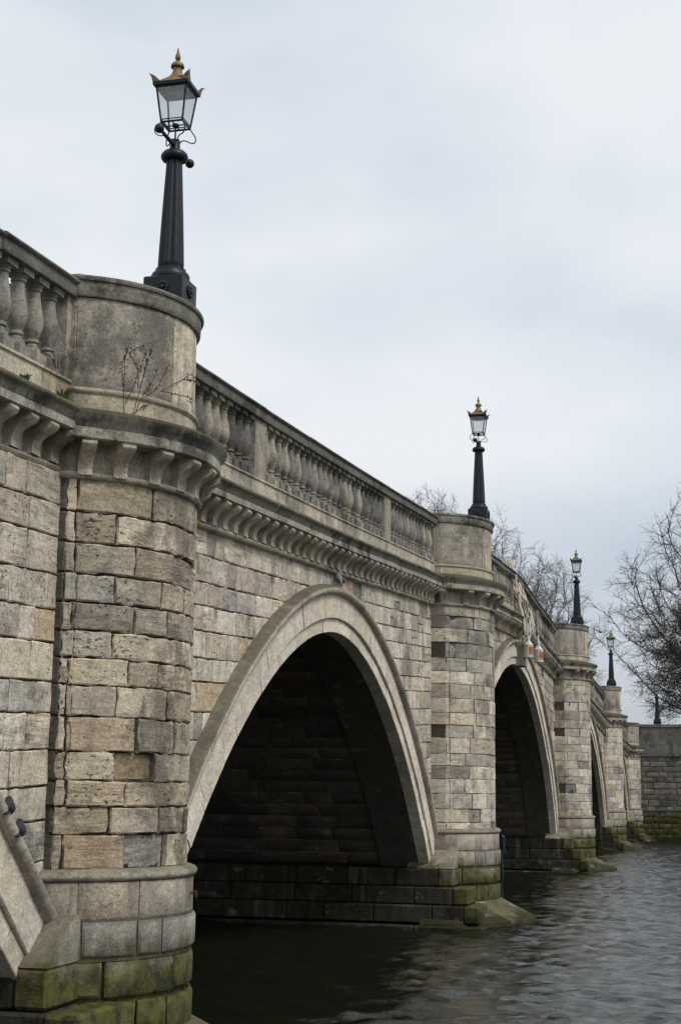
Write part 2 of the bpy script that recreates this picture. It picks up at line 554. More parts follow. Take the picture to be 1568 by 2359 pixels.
def block(mb, surf, u0, u1, v0, v1, col, gap=0.008, d=0.02, bev=0.012, nu=5, nv=4, rough=0.004, skirt=0.045, tilt=0.0, post=None, gv=None):
    """one stone: a pillowed, slightly rough face standing d proud of the surface surf(u, v) -> point, normal"""
    g = gap
    us = [u0 + g] + list(np.linspace(u0 + g + bev, u1 - g - bev, nu)) + [u1 - g]
    gv = g if gv is None else gv
    vs = [v0 + gv] + list(np.linspace(v0 + gv + bev, v1 - gv - bev, nv)) + [v1 - gv]
    ta, tb = random.uniform(-tilt, tilt), random.uniform(-tilt, tilt)
    wob = rough * 1.7
    V, F, a, b = [], [], len(vs), len(us)
    for i, v in enumerate(vs):
        for j, u in enumerate(us):
            edge = i in (0, a - 1) or j in (0, b - 1)
            uu, vv = u, v
            if edge:
                uu += random.uniform(-wob, wob); vv += random.uniform(-wob, wob)
            dd = d + random.uniform(-rough, rough) + ta * (j / (b - 1) - 0.5) + tb * (i / (a - 1) - 0.5) - (bev * 0.8 if edge else 0)
            P, N = surf(uu, vv)
            if post: P = post(P)
            V.append(P + N * dd)
    n0 = len(V)
    ring = [(0, j) for j in range(b)] + [(i, b - 1) for i in range(1, a)] + [(a - 1, j) for j in range(b - 2, -1, -1)] + [(i, 0) for i in range(a - 2, 0, -1)]
    for i, j in ring:
        P, N = surf(us[j], vs[i])
        if post: P = post(P)
        V.append(P + N * (d - skirt))
    for i in range(a - 1):
        for j in range(b - 1):
            F.append((i * b + j, i * b + j + 1, (i + 1) * b + j + 1, (i + 1) * b + j))
    m = len(ring)
    for k in range(m):
        i, j = ring[k]
        i2, j2 = ring[(k + 1) % m]
        F.append((n0 + k, n0 + (k + 1) % m, i2 * b + j2, i * b + j))
    mb.add(V, F, col)


def split(u0, u1, lo, hi, first=None):
    """random block joints between u0 and u1"""
    L = [u0]
    while L[-1] < u1 - 1e-6:
        w = random.uniform(lo, hi)
        if u1 - (L[-1] + w) < lo * 0.6: L.append(u1)
        else: L.append(L[-1] + w)
    return L


# ------------------------------------------------------------------ pier plan path
class Path:
    def __init__(s, pr, o=0.0, x0=-0.05, n=20, ped=False):
        y, p, c, w, sag = pr['y'], pr['p'], pr['c'], pr['w'], pr['sag']
        if ped: y, sag, p, c, w = y + 0.10, sag + p - pr['pp'] - 0.02, pr['pp'], 0.025, w - 0.2
        a, b = (p + o, c - 0.4 * o), (p + o, w - c + 0.4 * o)
        hc = (b[1] - a[1]) / 2
        R = (hc * hc + sag * sag) / (2 * sag)
        cx, cy, th = p + o + sag - R, w / 2, math.asin(hc / R)
        pts = [(x0, -o), (p - c + 0.4 * o, -o)]
        for i in range(n + 1):
            q = -th + 2 * th * i / n
            pts.append((cx + R * math.cos(q), cy + R * math.sin(q)))
        pts += [(p - c + 0.4 * o, w + o), (x0, w + o)]
        s.P = np.array(pts) + np.array([0, y])
        s.L = np.r_[0, np.cumsum(np.hypot(*np.diff(s.P, axis=0).T))]
        d = np.diff(s.P, axis=0)
        s.N = np.stack([d[:, 1], -d[:, 0]], 1) / np.hypot(d[:, 0], d[:, 1])[:, None]
        s.cham = (s.L[1], s.L[2])
        s.tot = s.L[-1]

    def at(s, u):
        u = min(max(u, 0.0), s.tot)
        i = min(max(int(np.searchsorted(s.L, u)) - 1, 0), len(s.N) - 1)
        k = (u - s.L[i]) / max(s.L[i + 1] - s.L[i], 1e-9)
        P = s.P[i] * (1 - k) + s.P[i + 1] * k
        N = s.N[i]
        if 2 <= i <= len(s.N) - 3:      # smooth normals along the bow
            m = s.N[max(2, i - 1)] if k < 0.5 else s.N[min(len(s.N) - 3, i + 1)]
            N = N * (1 - abs(k - 0.5)) + m * abs(k - 0.5)
            N = N / np.linalg.norm(N)
        return P, N

    def surf(s):
        def f(u, v):
            P, N = s.at(u)
            return np.array([P[0], P[1], v]), np.array([N[0], N[1], 0.0])
        return f


def sweep_pier(mb, pr, prof, col, cap_top=False, x0=-0.05, n=20, segs=None, ped=False, dark=None):
    """loft a vertical profile [(offset, z)] round the pier plan"""
    rows = [np.c_[Path(pr, o=o, x0=x0, n=n, ped=ped).P, np.full(n + 5, z)] for o, z in prof]
    G = np.array(rows)
    if segs is None:
        mb.grid(G, col)
    else:
        for a, b in zip(segs[:-1], segs[1:]):
            sub = G[:, a:b + 1].copy()
            k = random.uniform(0.82, 1.1)
            mb.grid(sub, np.repeat(np.array([np.array(col) * k * (np.array((0.42, 0.42, 0.28)) if dark and i in dark else 1.0) for i in range(len(prof))]), b + 1 - a, axis=0))
    if cap_top:
        m = G.shape[1]
        mb.add(G[0], [tuple(range(m))], col)


# ------------------------------------------------------------------ the bridge
bridge = empty('stone_bridge', (0, 0, 0))
tag(bridge, 'old pale stone arch bridge with balustrade and bowed piers over the river', 'bridge')


def warp(dz):
    """surface on the spandrel wall whose courses follow the slope of the deck"""
    def f(u, v):
        return np.array([dz, u, T(u) + v]), np.array([1.0, 0, 0])
    return f


def build_span(k, detail):
    A, (ya, yb) = ARCHES[k], SPANS[k]
    P = arch_profile(A['yc'], A['half'], A['crown'], A['full'], A.get('z0', 1.38))
    N = normals2(P)
    A['P'], A['N'] = P, N
    mid = P + N * 0.42

    def hoodz(y): return float(np.interp(y, mid[:, 0], mid[:, 1], left=-9, right=-9))
    mb = MB()
    # backing that shows as mortar in the joints
    ys = np.linspace(ya, yb, 90)
    zlo = [max(0.9, hoodz(y)) for y in ys]
    xo = A['xo']
    mb.grid([[(xo - 0.014, y, z) for y, z in zip(ys, zlo)], [(xo - 0.014, y, T(y) - 1.78) for y in ys]], (0.055, 0.05, 0.043))
    # courses run parallel to the deck
    sf = warp(xo)
    v = -1.83
    row = 0
    while v > -8:
        h = random.choice([0.27, 0.29, 0.31, 0.34]) if row else 0.30
        v0, v1 = v - h, v
        js = split(ya, yb, 0.28, 0.78)
        for a, b in zip(js[:-1], js[1:]):
            zt = max(T(a) + v1, T(b) + v1)
            need = min(hoodz(a), hoodz(b), hoodz((a + b) / 2))
            if zt < need or zt < 1.2: continue
            lowest = min(T(a) + v0, T(b) + v0)

            def post(Pt, hz=hoodz):
                lim = max(hz(Pt[1]), 0.9)
                if Pt[2] < lim: Pt = np.array([Pt[0], Pt[1], lim])
                return Pt
            nu = max(2, int((b - a) / (0.10 if detail else 0.3)))
            sty = random.random()
            d, c = 0.016, pal('wall')
            if sty < 0.05: d, c = -0.004, pal('dirty')
            if sty > 0.9 and b - a > 0.45:      # a stone made of two thin ones
                vm = (v0 + v1) / 2
                for q0, q1 in ((v0, vm), (vm, v1)):
                    block(mb, sf, a, b, q0, q1, pal('wall'), 0.005, d, 0.010, nu, 2, 0.005, post=post)
            else:
                block(mb, sf, a, b, v0, v1, c, random.uniform(0.006, 0.011), d, 0.009, nu, 3 if detail else 2, 0.005, tilt=0.006, post=post)
        v = v0
        row += 1
    mb.build('spandrel_wall', M['rubble'], bridge, 24)
    # ring of voussoirs: inner and outer order, then the hood
    for nm, o0, o1, x, mat, step in (('arch_ring', 0.0, 0.21, 0.055, 'ring', 2), ('outer_ring', 0.21, 0.57, 0.095, 'ring', 3)):
        rb = MB()
        rb.grid([[(x + xo - 0.03, *q) for q in P + N * (o0 + 0.02)], [(x + xo - 0.03, *q) for q in P + N * (o1 - 0.01)]], (0.05, 0.045, 0.04))
        i = 0
        off = 0 if nm == 'arch_ring' else 1
        while i < len(P) - 1:
            s_ = step + random.choice([0, 0, 1])
            j = min(len(P) - 1, i + s_)
            if len(P) - 1 - j < 2: j = len(P) - 1
            idx = list(range(i, j + 1))
            kf = random.uniform(0.84, 1.08)
            col = tuple(kf * q for q in random.choice([(0.76, 0.71, 0.62), (0.73, 0.665, 0.56), (0.71, 0.675, 0.60)]))
            pp = P[idx].copy(); nn = N[idx]
            e = random.uniform(0.005, 0.010)
            tdir = [np.array([nn[0][1], -nn[0][0]]), np.array([nn[-1][1], -nn[-1][0]])]
            pp[0] = pp[0] + tdir[0] * e; pp[-1] = pp[-1] - tdir[1] * e
            xx = x + xo + random.uniform(-0.007, 0.007)
            q0, q1 = pp + nn * (o0 + 0.003), pp + nn * (o1 - 0.001)
            bv = 0.008
            rows = [[(-0.16 if nm == 'arch_ring' else -0.05, *q) for q in q0],
                    [(xx - bv, *q) for q in q0], [(xx, *q) for q in pp + nn * (o0 + 0.003 + bv)],
                    [(xx, *q) for q in pp + nn * (o1 - bv)], [(xx - bv, *q) for q in q1],
                    [(-0.1, *q) for q in q1]]
            G = np.array(rows)
            rb.grid(G, col)
            for e_ in (0, -1):
                rb.add(G[:, e_], [tuple(range(len(rows)))], col)
            i = j
        rb.build(nm, M[mat], bridge, 30)
    hb = MB()
    i = 0
    while i < len(P) - 1:
        j = min(len(P) - 1, i + random.choice([4, 5]))
        if len(P) - 1 - j < 2: j = len(P) - 1
        idx = list(range(i, j + 1))
        pp, nn = P[idx], N[idx]
        prof = [(0.55, 0.02), (0.565, 0.12), (0.58, 0.155), (0.605, 0.178), (0.64, 0.187), (0.665, 0.178), (0.68, 0.155), (0.73, 0.0)]
        kf = random.uniform(0.85, 1.05)
        cl = []
        for oo, xx in prof:
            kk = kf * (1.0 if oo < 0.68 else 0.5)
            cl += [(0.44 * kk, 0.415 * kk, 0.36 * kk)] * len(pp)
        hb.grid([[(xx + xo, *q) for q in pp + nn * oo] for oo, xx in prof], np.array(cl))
        i = j
    hb.build('hood_mould', M['hood'], bridge, 40)
    # vault: coursed stones, dirty, colour also darkened to hold the shade under the arch
    vb = MB()
    S = np.r_[0, np.cumsum(np.hypot(*np.diff(P, axis=0).T))]

    def vs(u, v):       # u along -x, v along the curve
        y, z = np.interp(v, S, P[:, 0]), np.interp(v, S, P[:, 1])
        ny, nz = np.interp(v, S, N[:, 0]), np.interp(v, S, N[:, 1])
        return np.array([-u, y + ny * 0.06, z + nz * 0.06]), np.array([0, -ny, -nz])
    rows = int(S[-1] / 0.33)
    cs = np.linspace(0, S[-1], rows + 1)
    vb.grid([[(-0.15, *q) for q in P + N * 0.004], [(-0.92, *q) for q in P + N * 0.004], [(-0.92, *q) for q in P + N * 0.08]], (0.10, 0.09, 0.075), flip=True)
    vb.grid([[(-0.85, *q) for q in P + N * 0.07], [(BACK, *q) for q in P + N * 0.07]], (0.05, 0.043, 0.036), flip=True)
    if detail:
        for r in range(rows):
            if r < rows * 0.3: continue
            js = split(0.85, 10.95, 0.55, 1.25)
            for a, b in zip(js[:-1], js[1:]):
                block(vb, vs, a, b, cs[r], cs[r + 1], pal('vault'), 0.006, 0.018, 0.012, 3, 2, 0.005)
    vb.build('vault', M['vault'], bridge, 40)
    # keystone of the middle arch stands forward
    if k == 2:
        kb = MB()
        y = A['yc']
        kb.box(-0.3, 0.30, y - 0.26, y + 0.26, A['crown'] - 0.06, A['crown'] + 0.95, (0.36, 0.34, 0.30), 0.02)
        kb.build('keystone', M['ashlar'], bridge, 30)


for k in range(5):
    build_span(k, k in (0, 1, 2))


def seg_sweep(name, prof, ya, yb, lo, hi, mat, col, dark=None, gap=0.004, step=0.4, smooth=40, vary=0.16):
    """a moulding that follows the deck, cut in separate stones: profile [(x, dz)]"""
    mb = MB()
    js = split(ya, yb, lo, hi)
    for a, b in zip(js[:-1], js[1:]):
        k = random.uniform(1 - vary, 1 + vary * 0.5)
        dx, dz = random.uniform(-0.009, 0.009), random.uniform(-0.006, 0.006)
        n = max(1, int((b - a) / step))
        ys = np.linspace(a + gap, b - gap, n + 1)
        G = np.array([[(x + dx, y, T(y) + z + dz) for y in ys] for x, z in prof])
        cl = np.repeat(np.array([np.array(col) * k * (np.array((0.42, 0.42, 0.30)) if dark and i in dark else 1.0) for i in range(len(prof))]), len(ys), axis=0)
        mb.grid(G, cl, flip=True)
        for e in (0, -1):
            mb.add(G[:, e], [tuple(range(len(prof)))], tuple(k * q for q in col))
    return mb.build(name, M[mat], bridge, smooth)


RAIL = [(-0.22, -0.17), (-0.22, -0.03), (-0.18, 0.0), (0.12, -0.012), (0.145, -0.022), (0.15, -0.038), (0.14, -0.052), (0.115, -0.06), (0.112, -0.155), (0.105, -0.168), (-0.22, -0.17)]
DIE = [(-0.22, -0.94), (0.075, -0.945), (0.09, -0.955), (0.09, -0.975), (0.07, -0.985), (0.07, -1.24)]
CORN = [(0.04, -1.17), (0.30, -1.255), (0.335, -1.275), (0.345, -1.30), (0.335, -1.325), (0.30, -1.345), (0.283, -1.375), (0.262, -1.40), (0.285, -1.405), (0.285, -1.475), (0.27, -1.485), (0.20, -1.485), (0.02, -1.487)]
STRG = [(0.0, -1.762), (0.06, -1.768), (0.088, -1.783), (0.097, -1.805), (0.085, -1.828), (0.05, -1.842), (0.0, -1.848)]
CORBEL = [(0.0, -1.483), (0.245, -1.483), (0.272, -1.497), (0.279, -1.522), (0.264, -1.552), (0.226, -1.575), (0.175, -1.598), (0.134, -1.63), (0.112, -1.668), (0.104, -1.71), (0.106, -1.745), (0.110, -1.775), (0.0, -1.775)]
BPROF = [(0.098, 0.0), (0.098, 0.085), (0.088, 0.10), (0.092, 0.115), (0.085, 0.135), (0.058, 0.165), (0.052, 0.185), (0.070, 0.195), (0.070, 0.215), (0.058, 0.228),
         (0.075, 0.262), (0.096, 0.31), (0.104, 0.36), (0.101, 0.42), (0.088, 0.49), (0.072, 0.56), (0.063, 0.62), (0.062, 0.655), (0.078, 0.668), (0.078, 0.682), (0.066, 0.69), (0.088, 0.712), (0.094, 0.724), (0.094, 0.728)]

corbel_at, balus_at = [], []
SPANPOSTS = {1: [(5.67, 6.16), (13.1, 13.6)], 2: [(25.7, 26.2), (29.2, 30.9), (34.6, 35.1)], 3: [(46.7, 47.2), (54.2, 54.7)], 4: [(65, 65.5), (70, 70.5)], 0: []}
for k, (ya, yb) in enumerate(SPANS):
    a, b = ya - (0 if k == 0 else 0.15), yb + 0.15
    seg_sweep('parapet_rail', RAIL, a, b, 1.2, 2.2, 'parapet', (0.235, 0.225, 0.20))
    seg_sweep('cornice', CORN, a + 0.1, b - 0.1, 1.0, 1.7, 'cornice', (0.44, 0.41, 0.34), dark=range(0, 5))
    seg_sweep('string_course', STRG, a + 0.1, b - 0.1, 1.0, 1.8, 'ashlar', (0.40, 0.37, 0.31))
    dm = MB()
    js = split(a, b, 0.9, 1.7)
    for y0, y1 in zip(js[:-1], js[1:]):
        ys = np.linspace(y0 + 0.004, y1 - 0.004, 4)
        kk = random.uniform(0.8, 1.12)
        cc = (0.46 * kk, 0.43 * kk, 0.36 * kk) if random.random() > 0.08 else (0.47, 0.40, 0.29)
        dm.grid(np.array([[(x, y, T(y) + z) for y in ys] for x, z in DIE]), cc, flip=True)
    dm.build('parapet_die', M['ashlar'], bridge, 35)
    fr = MB()
    ys = np.arange(a + 0.1, b - 0.1, 0.3)
    fr.grid(np.array([[(0.018, y, T(y) + z) for y in ys] for z in (-1.48, -1.79)]), (0.46, 0.43, 0.37), flip=True)
    fr.build('frieze', M['ashlar'], bridge, 0)
    pitch = 0.375
    n = int((yb - ya) / pitch)
    for i in range(n):
        corbel_at.append((ya + (i + 0.5) * (yb - ya) / n, k))
    posts = SPANPOSTS[k]
    for y0, y1 in posts + [(ya - 0.15, ya - 0.02), (yb + 0.02, yb + 0.15)]:
        pm = MB()
        V = [(x, y, T(y) + z) for x in (-0.16, 0.06) for y in (y0, y1) for z in (-0.945, -0.16)]
        kk = random.uniform(0.9, 1.15)
        pm.add(V, [(0, 1, 3, 2), (4, 6, 7, 5), (0, 4, 5, 1), (2, 3, 7, 6), (0, 2, 6, 4), (1, 5, 7, 3)], (0.38 * kk, 0.34 * kk, 0.27 * kk))
        pm.build('parapet_post', M['parapet'], bridge, 0)
    stops = [ya + 0.04] + [q for p_ in posts for q in p_] + [yb - 0.02]
    for i in range(0, len(stops), 2):
        L = stops[i + 1] - stops[i]
        n = max(1, round(L / 0.302))
        for j in range(n):
            balus_at.append((stops[i] + (j + 0.5) * L / n, k))

cam_y = -12.062
balus_at.sort(key=lambda q: abs(q[0] - cam_y) + (200 if q[0] < -3.2 else 0))
corbel_at.sort(key=lambda q: abs(q[0] - cam_y) + (200 if q[0] < -3.2 else 0))


def baluster_mb(y=None, mb=None, col=(1, 1, 1)):
    mb = mb or MB()
    c = (0, 0, 0) if y is None else (-0.03, y, T(y) - 0.942)
    mb.lathe([(r_ * 0.9, z_) for r_, z_ in BPROF[2:-1]], 16, c, col, cap=False)
    mb.box(c[0] - 0.10, c[0] + 0.10, c[1] - 0.10, c[1] + 0.10, c[2] - 0.02, c[2] + 0.092, col)
    mb.box(c[0] - 0.098, c[0] + 0.098, c[1] - 0.098, c[1] + 0.098, c[2] + 0.722, c[2] + 0.79, col)
    return mb


BC = [(0.40, 0.36, 0.285), (0.30, 0.285, 0.245), (0.235, 0.225, 0.20), (0.36, 0.325, 0.26), (0.19, 0.183, 0.165)]
protos = [baluster_mb(col=c_).build('baluster', M['parapet'], bridge, 45) for c_ in BC]
for i, (y, k) in enumerate([q for q in balus_at if q[0] > -3.2][:96]):
    o = protos[i] if i < len(protos) else random.choices(protos, [0.2, 0.25, 0.25, 0.2, 0.1])[0].copy()
    if i >= len(protos): COL.objects.link(o)
    o.parent = bridge
    o.location = (-0.03, y, T(y) - 0.942)
mb = MB()
for y, k in [q for q in balus_at if q[0] > -3.2][96:]:
    baluster_mb(y, mb, random.choices(BC, [0.2, 0.25, 0.25, 0.2, 0.1])[0])
o = mb.build('baluster', M['parapet'], bridge, 45)
o['kind'] = 'stuff'


def corbel_poly(w, mb, y=0, z=0, col=(0.44, 0.41, 0.345)):
    mb.prism_y([(x, zz + z) for x, zz in CORBEL], y - w / 2, y + w / 2, col)
    return mb


CC = [(0.45, 0.415, 0.345), (0.41, 0.385, 0.33), (0.37, 0.33, 0.26), (0.31, 0.295, 0.26)]
cprot = [corbel_poly(0.15, MB(), col=c_).build('corbel', M['ashlar'], bridge, 40) for c_ in CC]
vis = [q for q in corbel_at if q[0] > -3.2]
for i, (y, k) in enumerate(vis[:66]):
    o = cprot[i] if i < len(cprot) else random.choice(cprot).copy()
    if i >= len(cprot): COL.objects.link(o)
    o.parent = bridge
    o.location = (random.uniform(-0.006, 0.006), y, T(y))
mb = MB()
for y, k in vis[66:]:
    corbel_poly(0.15, mb, y, T(y), random.choice(CC))
o = mb.build('corbel', M['ashlar'], bridge, 40)
o['kind'] = 'stuff'

# the measured courses of the nearest pier: top z of each course and the joints on its face
NEAR = [(5.545, 5.237, [0.3, 1.06, 1.94, 2.5]), (5.237, 4.959, [0.3, 0.67, 1.57, 2.3]), (4.959, 4.682, [0.3, 0.88, 1.39, 2.05]),
        (4.682, 4.427, [0.68, 1.21, 1.62, 2.3]), (4.427, 4.174, [0.29, 0.89, 1.31, 1.98]), (4.174, 3.935, [0.68, 1.48, 2.1]),
        (3.935, 3.697, [0.28, 0.85, 1.21, 1.80, 2.4]), (3.697, 3.424, [0.28, 0.73, 1.35, 2.04]), (3.424, 3.122, [0.28, 0.96, 1.50, 2.2]),
        (3.122, 2.872, [0.29, 0.75, 1.19, 1.9]), (2.872, 2.65, [0.31, 0.86, 1.36, 1.80]), (2.65, 2.415, [0.71, 1.28, 1.85]), (2.415, 2.11, [0.30, 0.88, 1.42, 1.79])]
SPECIAL = {(9, 0.75): (-0.03, (0.25, 0.195, 0.115)), (12, 0.88): (-0.035, (0.26, 0.25, 0.235)), (2, 1.39): (-0.015, (0.33, 0.30, 0.25)),
           (11, 0.0): (-0.006, (0.34, 0.30, 0.22)), (11, 1.28): (0.0, (0.45, 0.39, 0.30)), (0, 0.3): (0.012, (0.32, 0.275, 0.21)),
           (1, 0.3): (0.012, (0.32, 0.27, 0.205)), (4, 0.29): (0.015, (0.27, 0.245, 0.21)), (12, 0.30): (0.012, (0.36, 0.29, 0.215)),
           (3, 0.0): (0.014, (0.34, 0.325, 0.295)), (7, 0.28): (0.014, (0.36, 0.325, 0.28)), (8, 0.28): (0.014, (0.38, 0.32, 0.245)), (5, 0.0): (0.014, (0.40, 0.375, 0.32))}


def build_pier(pi, pr):
    near = pi == 0
    y, p, c, t = pr['y'], pr['p'], pr['c'], pr['t']
    pa = Path(pr)
    PW = pr['w']
    sf = pa.surf()
    c0, c1 = pa.cham
    mb = MB()
    # shaft: mortar core then the stones
    core = Path(dict(pr, p=p - (0.045 if near else 0.016)))
    zb, ztp = 2.05, t - 1.86
    mort = (0.035, 0.032, 0.028) if near else (0.055, 0.05, 0.043)
    mb.grid([np.c_[core.P, np.full(len(core.P), zz)] for zz in (zb, ztp - 0.03)], mort)
    if near:
        rows = [(b, a, js) for a, b, js in NEAR]
    else:
        rows, z = [], ztp
        while z > 2.12:
            h = random.uniform(0.24, 0.31)
            z1 = max(2.09, z - h)
            if z1 - 2.09 < 0.12: z1 = 2.09
            js = split(c1, pa.tot - c1, 0.34, 0.8)[1:-1]
            rows.append((z1, z, ([c1] if random.random() < 0.5 else []) + js))
            z = z1
    for r, (z0, z1, js) in enumerate(rows):
        js = list(js)
        edges = ([0.0] if not near else [0.06]) + js
        while pa.tot - edges[-1] > 1.0: edges.append(edges[-1] + random.uniform(0.4, 0.7))
        edges.append(pa.tot)
        for a, b in zip(edges[:-1], edges[1:]):
            d, col = 0.014, pal('pier' if near else 'wall')
            gap = random.choice([0.006, 0.010, 0.017]) if near else random.uniform(0.006, 0.011)
            key = next((q for q in SPECIAL if near and q[0] == r and abs(q[1] - (a if a > 0.1 else 0.0)) < 0.02), None)
            if key: d, col = SPECIAL[key]
            elif not near and random.random() < 0.10: d, col = -0.006, tuple(1.45 * q for q in pal('dirty'))
            # split stones at the chamfer so that its arris stays crisp
            cuts = [a] + [q for q in (c0, c1, pa.tot - c1, pa.tot - c0) if a + 0.03 < q < b - 0.03] + [b]
            for q0, q1 in zip(cuts[:-1], cuts[1:]):
                g = gap
                nu = max(2, int((q1 - q0) / 0.07)) if near else max(2, int((q1 - q0) / 0.12))
                if q1 - q0 < 0.14: nu = 2
                # internal arris: no joint
                L0 = 0.0 if q0 in (c0, c1, pa.tot - c1, pa.tot - c0) and q0 != a else g
                sub = lambda u, v: sf(u, v)
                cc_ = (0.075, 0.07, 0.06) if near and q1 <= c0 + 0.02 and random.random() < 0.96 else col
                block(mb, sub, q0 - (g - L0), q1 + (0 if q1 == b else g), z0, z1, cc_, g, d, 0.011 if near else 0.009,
                      nu, 5 if near else 3, 0.0065 if near else 0.005, tilt=0.008, skirt=0.065 if near else 0.045, gv=random.uniform(0.006, 0.011) if near else 0.005)
    shaft = mb.build('pier', M['pier'] if near else M['rubble'], bridge, 24)
    # torus and plinth
    pb = MB()
    tor = [(0.0, 2.125), (0.05, 2.12)] + [(0.07 + 0.05 * math.cos(q), 2.065 + 0.045 * math.sin(q)) for q in np.linspace(1.4, -1.5, 8)] + [(0.085, 2.018)]
    n = 20
    sweep_pier(pb, pr, tor, (0.33, 0.315, 0.26), segs=[0, 2, 9, 15, 24])
    pb.build('torus_moulding', M['ashlar'], shaft, 45)
    pb = MB()
    for nm, o, z0, z1, gp, us in (('plinth', 0.085, 1.70, 2.02, 0.003, [0, c1 + 0.07, 0.98, 1.72]), ('b', 0.115, 1.385, 1.695, 0.012, [0, 0.45, 0.99, 1.30, 1.75])):
        q = Path(pr, o=o - 0.012)
        cc0, cc1 = q.cham
        s2 = q.surf()
        core = Path(pr, o=o - 0.03)
        pb.grid([np.c_[core.P, np.full(len(core.P), zz)] for zz in (z0 - 0.03, z1 + 0.02)], (0.10, 0.095, 0.08))
        us = [u if u < 0.1 else u + 0.1 for u in us] + [q.tot * 0.76, q.tot]
        for a, b in zip(us[:-1], us[1:]):
            col = pal('base') if nm == 'b' else pal('ashlar')
            if nm == 'plinth': col = tuple(0.85 * x for x in col)
            cuts = [a] + [w for w in (cc0, cc1) if a + 0.03 < w < b - 0.03] + [b]
            for q0, q1 in zip(cuts[:-1], cuts[1:]):
                block(pb, s2, q0 - (0 if q0 == a else gp), q1 + (0 if q1 == b else gp), z0, z1, col, gp, 0.012, 0.02 if nm == 'b' else 0.006, max(3, int((q1 - q0) / 0.1)), 3, 0.001)
    pb.build('plinth', M['base'], shaft, 40)
    # rusticated courses down to the water, then a sloping apron
    pb = MB()
    for o, z0, z1, us in ((0.10, 1.045, 1.365, [0.0, 0.75, 1.6, 2.4]), (0.105, 0.70, 1.025, [0.0, 0.5, 1.1, 1.5, 2.2, 2.9])):
        q = Path(pr, o=o - 0.02)
        s2 = q.surf()
        core = Path(pr, o=o - 0.06)
        pb.grid([np.c_[core.P, np.full(len(core.P), zz)] for zz in (z0 - 0.05, z1 + 0.03)], (0.08, 0.075, 0.06))
        us = us + [q.tot]
        for a, b in zip(us[:-1], us[1:]):
            block(pb, s2, a, b, z0, z1, pal('base'), 0.014, 0.02, 0.028, max(3, int((b - a) / 0.12)), 3, 0.003)
    pb.build('base_course', M['base'], shaft, 40)
    ab = MB()
    prof = [(0.04, 0.74), (0.12, 0.72), (0.46, 0.545), (0.82, 0.37), (0.84, 0.30), (0.85, -0.3), (0.85, -1.2)]
    sweep_pier(ab, pr, prof, (0.31, 0.29, 0.22), n=6, segs=list(range(0, 11)))
    ab.build('apron', M['apron'], shaft, 0)
    # stepped footing under the springing of the arches
    for ys in (-1, 1):
        for j, (e, z0, z1, x1) in enumerate(((0.50, 1.035, 1.37, p + 0.17), (0.58, 0.70, 1.03, p + 0.48), (0.68, 0.36, 0.695, p + 0.70), (0.95, -1.2, 0.33, p + 0.80))):
            if ys > 0: x1 = min(x1, p + 0.02 - 0.08 * j)
            yo = y + PW / 2 + ys * (PW / 2 + e)
            yi = y + PW / 2 + ys * (PW / 2 - 0.35)
            fb = MB()
            js = [BACK - 0.3] + [x for x in split(BACK, x1 - 0.3, 0.7, 1.4)[1:]]
            for xa, xb in zip(js[:-1], js[1:]):
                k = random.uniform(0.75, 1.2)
                fb.box(xa + 0.006, xb - 0.006, min(yo, yi), max(yo, yi), z0 + 0.004, z1 - 0.004, (0.10 * k, 0.088 * k, 0.066 * k), 0.022)  # arch shade is put into this dark colour; the end quoin stays lighter
            fb.build('footing', M['wet_shaded'], shaft, 25)
            eb = MB()
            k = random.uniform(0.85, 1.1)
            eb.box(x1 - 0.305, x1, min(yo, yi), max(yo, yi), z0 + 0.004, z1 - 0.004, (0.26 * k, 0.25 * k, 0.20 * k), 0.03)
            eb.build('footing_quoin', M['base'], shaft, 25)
        # skewback that the arch ring springs from
        sk = MB()
        f = lambda d: y + PW / 2 + ys * (PW / 2 + d)
        poly = [(f(0.49), 1.372), (f(0.04), 1.75), (f(-0.2), 1.75), (f(-0.2), 1.374)]
        xe = p + (0.165 if ys < 0 else 0.0)
        sk.prism_x(poly if ys < 0 else poly[::-1], xe - 0.9, xe, (0.34, 0.32, 0.26))
        sk.build('skewback', M['base'], shaft, 20)
    # pier wall inside the arch (up to the springing)
    ib = MB()
    ib.box(BACK, -0.06, y + 0.05, y + PW - 0.05, -1.2, t - 1.9, (0.10, 0.085, 0.07))
    ib.build('pier_core', M['vault'], shaft, 0)
    # string, corbels, cornice, pedestal
    sb = MB()
    sg = [0, 2, 7, 12, 17, 22, 24]
    sweep_pier(sb, pr, [(-0.02, t - 1.865), (0.03, t - 1.872), (0.055, t - 1.885), (0.062, t - 1.905), (0.052, t - 1.93), (0.03, t - 1.942), (-0.02, t - 1.95)], (0.38, 0.35, 0.29), segs=sg)
    sb.build('string_course', M['ashlar'], shaft, 45)
    fr = MB()
    sweep_pier(fr, pr, [(-0.02, t - 1.55), (-0.02, t - 1.9)], (0.40, 0.375, 0.32))
    fr.build('frieze', M['ashlar'], shaft, 30)
    cb = MB()
    z = t
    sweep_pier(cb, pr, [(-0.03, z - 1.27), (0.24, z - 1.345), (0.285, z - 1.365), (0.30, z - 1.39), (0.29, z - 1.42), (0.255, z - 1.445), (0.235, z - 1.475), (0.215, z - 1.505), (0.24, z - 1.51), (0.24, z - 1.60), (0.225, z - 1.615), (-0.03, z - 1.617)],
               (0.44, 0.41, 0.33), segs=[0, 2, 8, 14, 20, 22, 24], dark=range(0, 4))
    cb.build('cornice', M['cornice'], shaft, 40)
    ub = Path(pr, o=-0.02)
    us = [0.04, 0.33] + [ub.tot * f for f in (0.20, 0.31, 0.42, 0.53, 0.64, 0.76)] + [ub.tot - 0.33, ub.tot - 0.04]
